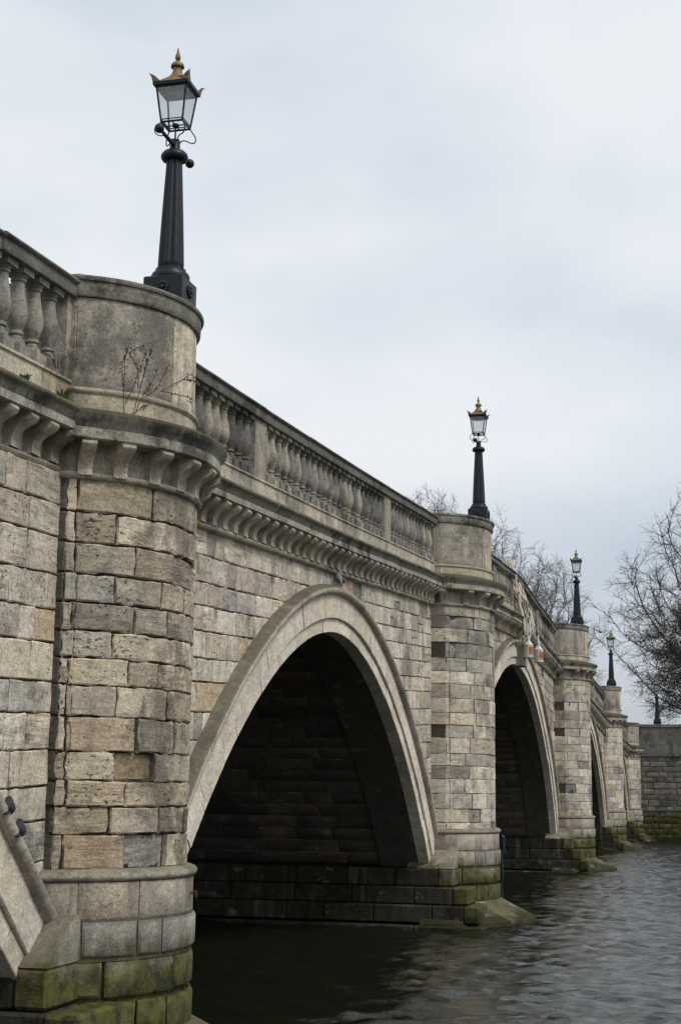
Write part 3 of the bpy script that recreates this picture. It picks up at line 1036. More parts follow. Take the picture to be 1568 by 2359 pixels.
    for u in us:
        P, N = ub.at(u)
        k = MB()
        col = random.choice(CC)
        poly = [(x, zz + 1.483 - 1.615) for x, zz in CORBEL]
        w = 0.135
        n_ = len(poly)
        tx = np.array([-N[1], N[0]])
        V = []
        for s_ in (-w / 2, w / 2):
            for x, zz in poly:
                q = P + N * (x - 0.02) + tx * s_
                V.append((q[0], q[1], t + zz))
        F = [tuple(range(n_)), tuple(range(2 * n_ - 1, n_ - 1, -1))] + [(i, i + n_, (i + 1) % n_ + n_, (i + 1) % n_) for i in range(n_)]
        k.add(V, F, col)
        if pi < 3: k.build('corbel', M['ashlar'], shaft, 40)
        else:
            if u == us[0]: far = MB()
            far.add(V, F, col)
            if u == us[-1]: far.build('corbel', M['ashlar'], shaft, 40)
    # pedestal
    db = MB()
    sweep_pier(db, pr, [(0.02, t - 1.065), (0.035, t - 1.075), (0.04, t - 1.095), (0.03, t - 1.115), (0.012, t - 1.125), (0.012, t - 1.30)], (0.44, 0.40, 0.32), segs=[0, 2, 8, 16, 20, 24], ped=True)
    db.build('pedestal_base', M['ashlar'], shaft, 40)
    eb = MB()
    q = Path(pr, o=-0.012, n=20, ped=True)
    qs = q.surf()
    core = Path(pr, o=-0.03, n=20, ped=True)
    eb.grid([np.c_[core.P, np.full(25, zz)] for zz in (t - 0.19, t - 1.08)], (0.06, 0.055, 0.05))
    m = q.tot
    for f0, f1, kf in ((0.0, q.cham[0] / m, 0.8), (q.cham[0] / m, 0.40, 0.80), (0.40, 0.66, 1.28), (0.66, 1.0, 1.15)):
        block(eb, qs, f0 * m - 0.002, f1 * m + 0.001, t - 1.07, t - 0.197, ((0.42 * kf, 0.395 * kf, 0.345 * kf) if kf < 1 else (0.48 * kf, 0.43 * kf, 0.35 * kf)), 0.006, 0.0, 0.005, max(3, int((f1 - f0) * m / 0.08)), 8, 0.0016)
    eb.build('pedestal', M['pedestal'], shaft, 40)
    kb = MB()
    sweep_pier(kb, pr, [(0.03, t), (0.05, t - 0.012), (0.058, t - 0.03), (0.05, t - 0.05), (0.03, t - 0.058), (0.026, t - 0.18), (0.012, t - 0.20), (-0.012, t - 0.201)], (0.30, 0.285, 0.24), cap_top=True, x0=-0.35, segs=[0, 2, 9, 15, 22, 24], ped=True)
    kb.build('pedestal_cap', M['cornice'], shaft, 40)
    bb = MB()
    bb.box(-0.9, -0.02, y + 0.13, y + PW - 0.13, t - 1.5, t - 0.02, (0.33, 0.31, 0.26))
    bb.build('pedestal_back', M['parapet'], shaft, 0)
    return shaft


for i, pr in enumerate(PIERS):
    s_ = build_pier(i, pr)

# deck and the far side of the bridge
mb = MB()
ys = np.arange(-30, 90, 0.5)
mb.grid(np.array([[(x, y, T(y) - 1.15) for y in ys] for x in (BACK + 0.2, -0.2)]), (1, 1, 1), flip=True)
mb.build('roadway', M['road'], bridge, 0)
mb = MB()
mb.grid(np.array([[(x, y, T(y) + z) for y in ys] for x, z in ((BACK - 0.1, -1.2), (BACK - 0.1, 0), (BACK + 0.25, 0), (BACK + 0.25, -1.2))]), (0.33, 0.31, 0.27))
for k in range(5):
    P, (ya, yb) = ARCHES[k]['P'], SPANS[k]
    yy = np.linspace(ya - 0.1, yb + 0.1, 60)
    zz = np.interp(yy, P[:, 0], P[:, 1], left=0, right=0)
    mb.grid(np.array([[(BACK, y, z) for y, z in zip(yy, zz)], [(BACK, y, T(y) - 1.1) for y in yy]]), (0.35, 0.33, 0.28))
mb.build('rear_wall', M['rubble'], bridge, 0)
# near abutment at the landward end of the first arch
mb = MB()
mb.box(BACK, 0.15, -17.5, -13.4, -1.2, 5.2, (0.35, 0.32, 0.27), 0.03)
mb.build('landing_abutment', M['base'], bridge, 20)


# ------------------------------------------------------------------ river and land
X0_, X1_, Y0_, Y1_ = -12.0, 33.0, -10.0, 76.2
nx, ny = 470, 900
xs = np.linspace(X0_, X1_, nx)
ys = np.linspace(0, 1, ny) ** 1.25 * (Y1_ - Y0_) + Y0_
XX, YY = np.meshgrid(xs, ys, indexing='ij')
HH = np.zeros_like(XX)
for i in range(80):
    lam = 0.26 * (6.0 ** (rng.random() ** 1.7))
    ang = rng.normal(0.5 * math.pi + 0.22, 0.52)
    kx, ky = 2 * math.pi / lam * math.cos(ang), 2 * math.pi / lam * math.sin(ang)
    ph = rng.random() * 6.28 + 1.3 * np.sin(0.21 * XX + i) + 1.3 * np.sin(0.17 * YY + 2 * i)
    amp = 0.0064 * lam ** 0.95 * (0.75 + 0.5 * np.sin(0.11 * XX + 0.07 * YY + i * 1.7))
    HH += amp * (np.sin(kx * XX + ky * YY + ph) + 0.25 * np.sin(2 * (kx * XX + ky * YY + ph)))
HH *= np.clip(np.minimum.reduce([XX - X0_, X1_ - XX, YY - Y0_, Y1_ - YY]) / 1.5, 0, 1)
V = np.stack([XX, YY, HH + 0.28], -1).reshape(-1, 3)
ii = (np.arange(nx - 1)[:, None] * ny + np.arange(ny - 1)[None, :]).ravel()
F = np.stack([ii, ii + ny, ii + ny + 1, ii + 1], 1)
E_ = np.array([(-600, -400), (700, -400), (700, 400), (-600, 400), (X0_, Y0_), (X1_, Y0_), (X1_, Y1_), (X0_, Y1_)], float)
nV = len(V)
V = np.concatenate([V, np.c_[E_, np.full(8, 0.28)]])
F = np.concatenate([F, nV + np.array([[0, 1, 5, 4], [1, 2, 6, 5], [2, 3, 7, 6], [3, 0, 4, 7]])])
me = bpy.data.meshes.new('river_water')
me.vertices.add(len(V)); me.vertices.foreach_set('co', V.ravel())
me.loops.add(F.size); me.loops.foreach_set('vertex_index', F.ravel())
me.polygons.add(len(F)); me.polygons.foreach_set('loop_start', np.arange(len(F)) * 4)
me.update(calc_edges=True)
me.shade_smooth()
me.materials.append(M['water'])
wo = bpy.data.objects.new('river_water', me)
COL.objects.link(wo)
tag(wo, kind='structure')
mb = MB()
gx = [-1500, -600, -60, -12, 0, 12, 60, 600, 1500]
gy = [(-1500, 3), (-60, 2.6), (-22, 1.6), (-17, -1.6), (76.9, -1.6), (77.6, 5.4), (95, 5.6), (300, 5.9), (2500, 6)]
mb.grid([[(x, y, z) for y, z in gy] for x in gx], flip=True)
tag(mb.build('ground', M['earth'], None, 0), kind='structure')

# ------------------------------------------------------------------ wing wall on the far bank
wing = empty('wing_wall', (1.9, 76.4, 0))
tag(wing, 'dark stained stone river wall beyond the last arch, facing the camera', 'wall')


def wing_surf(X0, Y0):
    def f(u, v):
        return np.array([X0 + u, Y0, v]), np.array([0, -1.0, 0])
    return f


def plain_wall(root, x0, x1, y0, depth):
    ox = root.location
    mb = MB()
    sf_ = wing_surf(0, y0)
    mb.box(x0, x1, y0 + 0.01, y0 + depth, -1.5, 5.2, (0.12, 0.11, 0.095))
    z = 5.02
    while z > -0.3:
        h = random.uniform(0.27, 0.36)
        js = split(x0, x1, 0.4, 0.95)
        for a, b in zip(js[:-1], js[1:]):
            block(mb, sf_, a, b, z - h, z, tuple(0.85 * q for q in pal('dirty')), 0.014, 0.03 + random.uniform(-0.015, 0.015), 0.02, 3, 2, 0.012)
        z -= h
    mb.v = [q - np.array(ox) for q in mb.v]
    mb.build('wall', M['abut'], root, 40)
    for nm, zz0, zz1, o, mat, col in (('ledge', 5.02, 5.16, 0.10, 'cornice', (0.2, 0.19, 0.16)), ('parapet_base', 5.16, 5.70, 0.03, 'parapet', (0.19, 0.185, 0.165)), ('parapet', 5.70, 6.66, -0.02, 'parapet', (0.17, 0.165, 0.15)),
                                     ('coping', 6.66, 6.84, 0.04, 'parapet', (0.18, 0.172, 0.155)), ('plinth', 1.95, 2.08, 0.07, 'abut', (0.15, 0.145, 0.12)), ('footing', -1.5, 0.55, 0.25, 'abut', (0.12, 0.115, 0.09))):
        b = MB()
        js = split(x0, x1, 1.1, 2.0)
        for q0, q1 in zip(js[:-1], js[1:]):
            k = random.uniform(0.85, 1.15)
            b.box(q0 + 0.003, q1 - 0.003, y0 - o, y0 + (0.5 if 'p' in nm[:2] or nm == 'coping' else 0.3), zz0 + 0.002, zz1 - 0.002, tuple(k * q for q in col), 0.015)
        b.v = [q - np.array(ox) for q in b.v]
        b.build(nm, M[mat], root, 25)


plain_wall(wing, 0.3, 3.06, 76.3, 1.2)
emb = empty('embankment_wall', (20, 77.5, 0))
tag(emb, 'long stone embankment wall running right from the end of the wing wall', 'wall')
plain_wall(emb, 3.07, 60, 77.4, 1.0)

def smoothline(pts, n=24):
    pts = np.array(pts, float)
    s = np.linspace(0, len(pts) - 1, n)
    out = []
    for q in s:
        i = min(int(q), len(pts) - 2)
        u = q - i
        p0, p1, p2, p3 = pts[max(i - 1, 0)], pts[i], pts[i + 1], pts[min(i + 2, len(pts) - 1)]
        out.append(0.5 * ((2 * p1) + (-p0 + p2) * u + (2 * p0 - 5 * p1 + 4 * p2 - p3) * u * u + (-p0 + 3 * p1 - 3 * p2 + p3) * u ** 3))
    return out


# ------------------------------------------------------------------ lamp posts
lamp = empty('lamp_post', (0, 0, 0))
b = MB()
b.box(-0.205, 0.205, -0.205, 0.205, 0.0, 0.275, bev=0.012)
base = b.build('base_block', M['iron'], lamp, 25)
for q in range(4):
    r = MB()
    for i in range(10):
        a = i * 2 * math.pi / 10
        r.sphere((0.215, 0.048 * math.cos(a), 0.15 + 0.048 * math.sin(a)), 0.02, 8, 6, (0.7, 1, 1))
    r.sphere((0.218, 0, 0.15), 0.026, 8, 6, (0.8, 1, 1))
    ro = r.build('rosette', M['iron'], base, 60)
    ro.rotation_euler = (0, 0, q * math.pi / 2)
b = MB()
b.lathe([(0.185, 0.275), (0.192, 0.29), (0.192, 0.32), (0.18, 0.345), (0.155, 0.355), (0.15, 0.375), (0.152, 0.39), (0.138, 0.40), (0.128, 0.41)], 28)
b.build('base_moulding', M['iron'], lamp, 40)
b = MB()
b.lathe([(0.124, 0.405), (0.134, 0.425), (0.134, 0.45), (0.127, 0.62), (0.112, 0.95), (0.094, 1.3), (0.080, 1.57)], 64, lobes=8, lob=0.16)
b.build('column', M['iron'], lamp, 50)
b = MB()
b.lathe([(0.072, 1.54), (0.120, 1.545), (0.135, 1.565), (0.138, 1.585), (0.130, 1.61), (0.107, 1.635), (0.068, 1.65), (0.056, 1.655), (0.053, 1.665), (0.052, 1.74), (0.048, 1.765), (0.03, 1.775), (0.012, 1.78), (0.009, 1.79), (0.009, 1.92)], 28)
b.build('collar', M['iron'], lamp, 45)
b = MB()
b.tube([(0, -0.40, 1.70), (0, -0.2, 1.70), (0, 0.2, 1.70), (0, 0.40, 1.70)], [0.016, 0.021, 0.021, 0.016], 10)
for s_ in (-1, 1): b.sphere((0, s_ * 0.43, 1.70), 0.048, 14, 10)
b.build('ladder_bar', M['iron'], lamp, 50)
ZB, ZT, HB, HT = 1.925, 2.295, 0.112, 0.158
for q in range(4):
    b = MB()
    c_, s_ = math.cos(q * math.pi / 2), math.sin(q * math.pi / 2)
    pts = [(r_ * math.cos(math.pi / 4), r_ * math.sin(math.pi / 4), z_) for r_, z_ in smoothline(
        [(0.045, 1.735), (0.075, 1.775), (0.12, 1.785), (0.175, 1.775), (0.215, 1.79), (0.225, 1.83), (0.205, 1.87), (0.165, 1.915), (0.16, 1.93)], 26)]
    b.tube(pts, 0.0065, 6)
    sc_ = b.build('scroll_bracket', M['iron'], lamp, 50)
    sc_.rotation_euler = (0, 0, q * math.pi / 2)
f = MB()
for sx, sy in ((1, 1), (-1, 1), (-1, -1), (1, -1)):
    f.tube([(sx * HB, sy * HB, ZB), (sx * HT, sy * HT, ZT)], 0.0105, 5)
for h, z_, r_ in ((HB, ZB, 0.011), (HT, ZT - 0.004, 0.012), (HB + 0.001, ZB + 0.028, 0.006)):
    for q in range(4):
        C4 = [(-h, -h), (h, -h), (h, h), (-h, h)]
        a_, b_ = C4[q], C4[(q + 1) % 4]
        f.tube([(*a_, z_), (*b_, z_)], r_, 5)
f.tube([(-HB, 0, ZB), (HB, 0, ZB)], 0.007, 5)
f.tube([(0, -HB, ZB), (0, HB, ZB)], 0.007, 5)
f.lathe([(0.035, ZB - 0.012), (0.035, ZB + 0.01)], 12)
rim = 0.186
for h0, h1, z0, z1 in ((0.158, rim, 2.287, 2.297), (rim, rim + 0.004, 2.297, 2.330)):
    f.grid([[(-h0, -h0, z0), (h0, -h0, z0), (h0, h0, z0), (-h0, h0, z0)], [(-h1, -h1, z1), (h1, -h1, z1), (h1, h1, z1), (-h1, h1, z1)]], closeu=True)
fr_ = f.build('lantern_frame', M['iron'], lamp, 30)
for q in range(4):
    g = MB()
    c_, s_ = math.cos(q * math.pi / 2), math.sin(q * math.pi / 2)
    g.add([(x * c_ - y * s_, x * s_ + y * c_, z) for x, y, z in ((-HB, -HB, ZB), (HB, -HB, ZB), (HT, -HT, ZT), (-HT, -HT, ZT))], [(0, 1, 2, 3)])
    g.build('glass_pane', M['glass'], lamp, 0)
g = MB()
g.box(-0.15, 0.15, -0.15, 0.15, 2.270, 2.281)
g.box(-0.075, 0.075, -0.075, 0.075, 2.243, 2.269)
g.build('reflector', M['white'], lamp, 20)
g = MB()
rows = []
for h, z_ in ((rim, 2.330), (0.150, 2.347), (0.115, 2.377), (0.085, 2.413), (0.07, 2.430)):
    rows.append([(-h, -h, z_), (h, -h, z_), (h, h, z_), (-h, h, z_)])
g.grid(rows, closeu=True)
g.build('lantern_roof', M['iron'], lamp, 25)
for q in range(4):
    g = MB()
    c_, s_ = math.cos(q * math.pi / 2), math.sin(q * math.pi / 2)
    # gilded gable along one side and the flared horn of one corner
    V, F = [], []
    for dy in (0.0, 0.007):
        V += [(x, -rim + 0.004 + h * 0.55 + dy, 2.330 + h) for x, h in ((-0.15, 0.0), (0.15, 0.0), (0.125, 0.018), (0.06, 0.045), (0.0, 0.085), (-0.06, 0.045), (-0.125, 0.018))]
    F += [tuple(range(7)), tuple(range(13, 6, -1))] + [(i, (i + 1) % 7, (i + 1) % 7 + 7, i + 7) for i in range(7)]
    r0_ = rim + 0.003
    H = []
    for u in np.linspace(0, 1, 6):
        w_ = 0.082 * (1 - u) ** 0.6
        e_ = 0.014 * u + 0.018 * u ** 3
        H.append([(-r0_ - e_ + w_, -r0_ - e_ * 0.8, 2.328 + 0.085 * u), (-r0_ - e_, -r0_ - e_, 2.328 + 0.085 * u), (-r0_ - e_ * 0.8, -r0_ - e_ + w_, 2.328 + 0.085 * u)])
    g.add([(x * c_ - y * s_, x * s_ + y * c_, z) for x, y, z in V], F)
    H = np.array(H)
    Hx = H[..., 0] * c_ - H[..., 1] * s_
    Hy = H[..., 0] * s_ + H[..., 1] * c_
    g.grid(np.stack([Hx, Hy, H[..., 2]], -1))
    g.build('gilded_crest', M['gold'], lamp, 25)
g = MB()
g.lathe([(0.082, 2.417), (0.086, 2.425), (0.08, 2.445), (0.062, 2.475), (0.05, 2.500), (0.046, 2.525), (0.047, 2.550), (0.068, 2.553), (0.07, 2.565), (0.062, 2.587), (0.045, 2.607), (0.02, 2.615), (0.009, 2.619),
         (0.009, 2.630), (0.024, 2.640), (0.029, 2.660), (0.026, 2.683), (0.015, 2.715), (0.009, 2.755), (0.004, 2.770)], 22)
g.build('finial', M['gold'], lamp, 45)
tag(lamp, cat='street lamp', group='ornate lamp posts along the bridge')
LAMPS = [((0.59, 1.2, PIERS[0]['t'] + 0.0), 'black iron lamp post with gold top on the nearest bowed pedestal'),
         ((0.77, 19.0, PIERS[1]['t']), 'black iron lamp post on the second pedestal, left of the hanging amber lanterns'),
         ((0.70, 40.8, PIERS[2]['t']), 'black lamp post on the pedestal right of the hanging amber lanterns'),
         ((0.35, 60.7, PIERS[3]['t']), 'small dark lamp post on the fourth pedestal, in front of pale sky'),
         ((1.70, 77.0, 6.84), 'far dark lamp post on the end wall before the russet tree')]
for i, (loc, lab) in enumerate(LAMPS):
    o = lamp if i == 0 else copy_tree(lamp)
    o.location = loc
    o['label'] = lab

# ------------------------------------------------------------------ navigation lights at the middle arch
YC = ARCHES[2]['yc']
nav = empty('navigation_light_bracket', (0.1, YC, 8.6))
tag(nav, 'curved bundle of rusty cream rails hung over the parapet at the middle arch', 'light bracket')


def rel(pts, o): return [tuple(np.array(p) - np.array(o.location)) for p in pts]


for dy, dx, up_, low in ((-0.62, -0.06, 0.30, True), (-0.42, -0.01, 0.26, True), (-0.22, 0.03, 0.30, False), (0.1, 0.0, 0.1, True), (0.32, 0.04, 0.12, False), (0.55, 0.06, 0.0, False)):
    P_ = [(-0.12 + dx, YC + dy, 9.02 + up_), (0.02 + dx, YC + dy, 8.75), (0.17 + dx, YC + dy, 8.3), (0.31 + dx, YC + dy, 7.85), (0.39 + dx, YC + dy, 7.5), (0.40 + dx, YC + dy, 7.25)]
    if low: P_ += [(0.33 + dx, YC + dy, 7.03), (0.18 + dx, YC + dy, 6.88), (0.0 + dx, YC + dy, 6.72)]
    b = MB()
    b.tube(rel(smoothline(P_, 30), nav), 0.048, 8)
    b.build('rail', M['rail'], nav, 50)
    if low:
        b = MB()
        b.sphere(rel([P_[-1]], nav)[0], 0.055, 8, 6)
        b.build('rusty_end', M['rust'], nav, 50)
for x0, x1, z_, dy in ((-0.35, 0.10, 8.42, -0.7), (-0.1, 0.25, 8.05, -0.4), (0.0, 0.34, 7.7, 0.3)):
    b = MB()
    b.box(x0 - 0.1, x1 - 0.1, dy - 0.03, dy + 0.03, z_ - 8.6 - 0.03, z_ - 8.6 + 0.03, bev=0.006)
    b.build('bracket_arm', M['rail'], nav, 20)
b = MB()
b.tube(rel([(0.12, YC - 0.62, 8.85), (0.14, YC - 0.62, 7.9)], nav), 0.03, 6)
b.build('upright', M['paint'], nav, 50)


def nav_lantern(loc, lab):
    r = empty('navigation_lantern', loc)
    tag(r, lab, 'lantern', 'white lanterns hanging at the middle arch')
    b = MB()
    b.lathe([(r_ * 1.15, z_) for r_, z_ in [(0.10, 0.0), (0.118, 0.005), (0.118, 0.05), (0.112, 0.055), (0.112, 0.33), (0.125, 0.335), (0.125, 0.36), (0.115, 0.365), (0.05, 0.47), (0.045, 0.475), (0.045, 0.55), (0.052, 0.555), (0.052, 0.585), (0.02, 0.61)]], 22)
    b.build('body', M['paint'], r, 40)
    b = MB()
    A = np.linspace(-0.6, 0.6, 11) - math.pi / 3.6
    b.grid([[(0.134 * math.cos(a), 0.134 * math.sin(a), z_) for a in A] for z_ in (0.09, 0.29)])
    b.build('amber_lens', M['amber'], r, 50)
    for z_ in (0.085, 0.295):
        b = MB()
        b.tube([(0.136 * math.cos(a), 0.136 * math.sin(a), z_) for a in A], 0.009, 5)
        b.build('lens_rim', M['paint'], r, 50)
    for s_ in (-1, 1):
        b = MB()
        b.tube([(0.02, s_ * 0.18, 0.0), (0.02, s_ * 0.18, 0.5), (0.0, s_ * 0.08, 0.72), (0.0, s_ * 0.03, 0.78)], 0.013, 6)
        b.build('guide_bar', M['paint'], r, 50)
    return r


nav_lantern((0.40, YC - 0.25, 6.55), 'white lantern with amber lens, left and nearer of the hanging pair')
nav_lantern((0.56, YC + 0.75, 6.5), 'white conical lantern with amber lens, right and farther of the hanging pair')

# ------------------------------------------------------------------ birds


def pigeon(loc, yaw, pitch, body, dark, lab, name='pigeon', scale=1.0, group=None, tuck=False):
    mb = MB()
    # stations along the spine: (forward, height, half width, half height, colour mix)
    S = [(-0.175, -0.028, 0.016, 0.005, 1), (-0.13, -0.020, 0.026, 0.009, 1), (-0.09, -0.008, 0.036, 0.022, 0.6), (-0.05, 0.0, 0.048, 0.040, 0.1), (0.0, 0.002, 0.058, 0.054, 0), (0.045, 0.010, 0.054, 0.056, 0),
         (0.075, 0.028, 0.043, 0.048, 0.5), (0.092, 0.055, 0.032, 0.035, 1), (0.100, 0.082, 0.025, 0.026, 1), (0.110, 0.105, 0.022, 0.022, 1), (0.128, 0.118, 0.018, 0.017, 1), (0.142, 0.114, 0.008, 0.007, 1), (0.158, 0.106, 0.003, 0.003, 1)]
    if tuck: S = [(x if x < 0.06 else 0.06 + (x - 0.06) * 0.6, z if z < 0.02 else 0.02 + (z - 0.02) * 0.62, w * (1.25 if x < 0.08 else 1.5), h * (1.25 if x < 0.08 else 1.45), m) for x, z, w, h, m in S]
    P, Cc = [], []
    for x, z, w, h, m in S:
        for k in range(14):
            a = k * 2 * math.pi / 14
            P.append((x, w * math.cos(a), z + h * math.sin(a)))
            Cc.append([body[i] * (1 - m) + dark[i] * m for i in range(3)])
    G = np.array(P).reshape(len(S), 14, 3) * scale
    b0 = mb.n
    F = []
    for i in range(len(S) - 1):
        for j in range(14):
            k = (j + 1) % 14
            F.append((i * 14 + j, i * 14 + k, (i + 1) * 14 + k, (i + 1) * 14 + j))
    F += [tuple(range(14))[::-1], tuple((len(S) - 1) * 14 + j for j in range(14))]
    mb.add(G.reshape(-1, 3), F, np.array(Cc))
    o = mb.build(name, M['feather'], None, 60, loc)
    o.rotation_euler = (0, -pitch, yaw)
    for s_ in (-1, 1):
        w = MB()
        w.sphere((-0.03, 0, 0), 0.1, 12, 8, (1.0, 0.16, 0.40), tuple(0.8 * q for q in body))
        wo = w.build('wing', M['feather'], o, 60, (-0.01 * scale, s_ * 0.05 * scale, 0.008 * scale))
        wo.scale = (scale,) * 3
        wo.rotation_euler = (0, 0.15, s_ * 0.12)
        l = MB()
        l.tube([(0.01, 0, -0.05), (0.012, 0, -0.085), (0.04, 0, -0.09)], 0.005, 5, (0.25, 0.07, 0.05))
        lo = l.build('leg', M['feather'], o, 60, (0, s_ * 0.02 * scale, 0))
        lo.scale = (scale,) * 3
    tag(o, lab, 'bird', group)
    return o


def hood_point(k, y, off=0.70):
    P, N = ARCHES[k]['P'], ARCHES[k]['N']
    Q = P + N * off
    return float(np.interp(y, Q[:, 0], Q[:, 1]))


pigeon((0.13, 9.75, hood_point(1, 9.75) + 0.10), math.radians(125), 0.5, (0.20, 0.20, 0.215), (0.10, 0.10, 0.115), 'grey pigeon perched on top of the big arch moulding', scale=1.05)
for y_, lab in ((-1.0, 'dark pigeon on the lower left arch moulding, upper of the two'), (-0.79, 'dark pigeon on the lower left arch moulding, lower of the two')):
    pigeon((0.22, y_ + 0.03, hood_point(0, y_) - 0.02), math.radians(112), 0.12, (0.035, 0.037, 0.055), (0.022, 0.022, 0.035), lab, scale=0.85, group='dark pigeons on the lower left arch', tuck=True)


def flying(loc, yaw, lab, sc):
    mb = MB()
    mb.sphere((0, 0, 0), 0.06, 8, 6, (2.4, 1, 0.9), (0.03, 0.03, 0.035))
    mb.sphere((0.15, 0, 0.02), 0.04, 8, 6, (1.3, 1, 1), (0.03, 0.03, 0.035))
    o = mb.build('bird', M['feather'], None, 60, loc)
    for s_ in (-1, 1):
        w = MB()
        T_ = [(0.06, 0, 0), (0.10, 0.16, 0.09), (0.02, 0.36, 0.12), (-0.05, 0.17, 0.085), (-0.07, 0, 0)]
        w.add([(x, s_ * y, z) for x, y, z in T_] + [(x, s_ * y, z + 0.012) for x, y, z in T_], [(0, 1, 2, 3, 4), (9, 8, 7, 6, 5)] + [(i, (i + 1) % 5, (i + 1) % 5 + 5, i + 5) for i in range(5)], (0.03, 0.03, 0.035))
        w.build('wing', M['feather'], o, 0)
    o.scale = (sc,) * 3
    o.rotation_euler = (0.3, 0, yaw)
    tag(o, lab, 'bird')


flying((-0.9, 70.0, 11.5), 0.6, 'tiny dark bird flying left of the fourth lamp post', 0.75)

# ------------------------------------------------------------------ plants on the ledge
P0 = Path(PIERS[0], o=0.10)
ZL = PIERS[0]['t'] - 1.33


def stem_point(dx, dy, out):
    P, N = P0.at(0.80 + 0.00190 * dx)
    return np.array([P[0] + N[0] * out, P[1] + N[1] * out, ZL + 0.00145 * dy])


weed = empty('dried_weed', tuple(stem_point(0, 0, 0)))
tag(weed, 'brown dried weed with thin seed stalks against the nearest bowed pedestal', 'weed')
STEMS = [[(-35, 0), (-42, 90), (-45, 180), (-50, 350), (-38, 425), (-12, 575)], [(-38, 60), (0, 200), (30, 330), (50, 410)], [(5, 0), (20, 110), (40, 230), (50, 330), (70, 400), (85, 495)],
         [(20, 20), (45, 130), (80, 200), (100, 260), (125, 340)], [(40, 110), (110, 190), (150, 290), (165, 350)], [(150, 190), (215, 250), (285, 310), (345, 360), (395, 355)], [(160, 200), (235, 205), (345, 215), (375, 195)],
         [(10, 10), (60, 70), (85, 90)], [(25, 180), (15, 300), (-25, 400), (40, 460)], [(45, 250), (60, 350), (75, 440)], [(285, 310), (340, 330), (400, 345)], [(-45, 175), (-60, 300), (-35, 420)]]
o0 = np.array(weed.location)
for st in STEMS:
    b1_ = MB()
    ph = random.uniform(0, 0.05)
    pts = [stem_point(x, z, 0.02 + ph + 0.0001 * z) - o0 for x, z in st]
    sm = smoothline(pts, 16)
    b1_.tube(sm, list(np.linspace(0.0042, 0.0016, 16)), 5)
    for q in sm[5:]:
        for _ in range(2):
            r_ = np.array([random.gauss(0, 0.012), random.gauss(0, 0.016), random.gauss(0, 0.012)])
            b1_.sphere(q + r_, random.uniform(0.003, 0.0085), 5, 4)
            b1_.tube([q, q + r_], 0.0014, 3)
    b1_.build('stalk', M['stem'], weed, 50)


def tuft(name, loc, n, h, sp, mat, lab, cat, wide=0.004):
    mb = MB()
    for _ in range(n):
        a = random.uniform(0, 6.28)
        r0_ = random.uniform(0, sp * 0.5)
        L = h * random.uniform(0.5, 1.1)
        bend = random.uniform(0.2, 0.9) * L
        p0 = np.array([r0_ * math.cos(a) * 0.5, r0_ * math.sin(a), 0])
        pts = [p0 + np.array([bend * u * u * math.cos(a), bend * u * u * math.sin(a), L * u * (1 - 0.25 * u)]) for u in (0, 0.4, 0.75, 1.0)]
        mb.tube(pts, [wide, wide, wide * 0.7, wide * 0.15], 3)
    o = mb.build(name, M[mat], None, 0, loc)
    tag(o, lab, cat)


tuft('grass_tuft', (0.20, -0.28, T(-0.28) - 1.22), 90, 0.10, 0.16, 'leaf', 'small green grass tuft on the cornice left of the nearest pedestal', 'grass')
tuft('leafy_weed', (0.20, -1.02, T(-1.02) - 1.22), 26, 0.07, 0.08, 'leaf', 'small leafy green weed on the cornice at the left edge', 'weed', 0.009)
tuft('dead_weed', (0.12, -0.25, T(-0.25) - 0.93), 14, 0.30, 0.10, 'stem', 'thin brown dead weed beside the end baluster of the nearest pedestal', 'weed', 0.0028)

# ------------------------------------------------------------------ small ironwork and rope
def tangent_u(path):
    best = None
    for u in np.linspace(path.cham[1], path.tot * 0.9, 400):
        P, N = path.at(u)
        d = float(N[0] * (5.8 - P[0]) + N[1] * (-12.062 - P[1]))
        if d < 0: return u
    return path.tot * 0.6


pp_ = Path(PIERS[1], o=0.135)
u_ = tangent_u(pp_) - 0.04
P, N = pp_.at(u_)
rp = MB()
pts = [(P[0] + 0.0, P[1] + 0.03, 1.98), (P[0] + 0.02, P[1], 1.93), (P[0] + 0.035, P[1], 1.75), (P[0] + 0.005, P[1] + 0.02, 1.45), (P[0] + 0.03, P[1], 1.2), (P[0] - 0.01, P[1] + 0.02, 0.95), (P[0] + 0.02, P[1], 0.72)]
rp.tube(smoothline(pts, 20), 0.008, 6)
rp.tube(smoothline([(P[0] + 0.02, P[1] + 0.03, 1.98), (P[0] + 0.06, P[1], 1.92), (P[0] + 0.055, P[1], 1.72), (P[0] + 0.09, P[1], 1.62)], 14), 0.009, 6)
rp.sphere((P[0] + 0.03, P[1], 1.93), 0.032, 8, 6)
rp.v = [q - np.array([P[0], P[1], 0.7]) for q in rp.v]
tag(rp.build('blue_rope', M['rope'], None, 50, (P[0], P[1], 0.7)), 'frayed blue rope hanging down the corner of the second pier', 'rope')
pp_ = Path(PIERS[0], o=0.09)
u_ = tangent_u(pp_) - 0.28
P, N = pp_.at(u_)
rg = MB()
rg.tube([(0, 0, 0), (0.05 * N[0], 0.05 * N[1], 0.0)], 0.012, 8)
rg.tube([(0.05 * N[0] + 0.03 * math.cos(a) * -N[1], 0.05 * N[1] + 0.03 * math.cos(a) * N[0], 0.03 * math.sin(a) - 0.012) for a in np.linspace(0, 6.28, 16)], 0.008, 6)
tag(rg.build('mooring_ring', M['rust'], None, 50, (P[0], P[1], 1.87)), 'small rusty iron ring fixed in the plinth of the nearest pier', 'iron ring')

# ------------------------------------------------------------------ trees


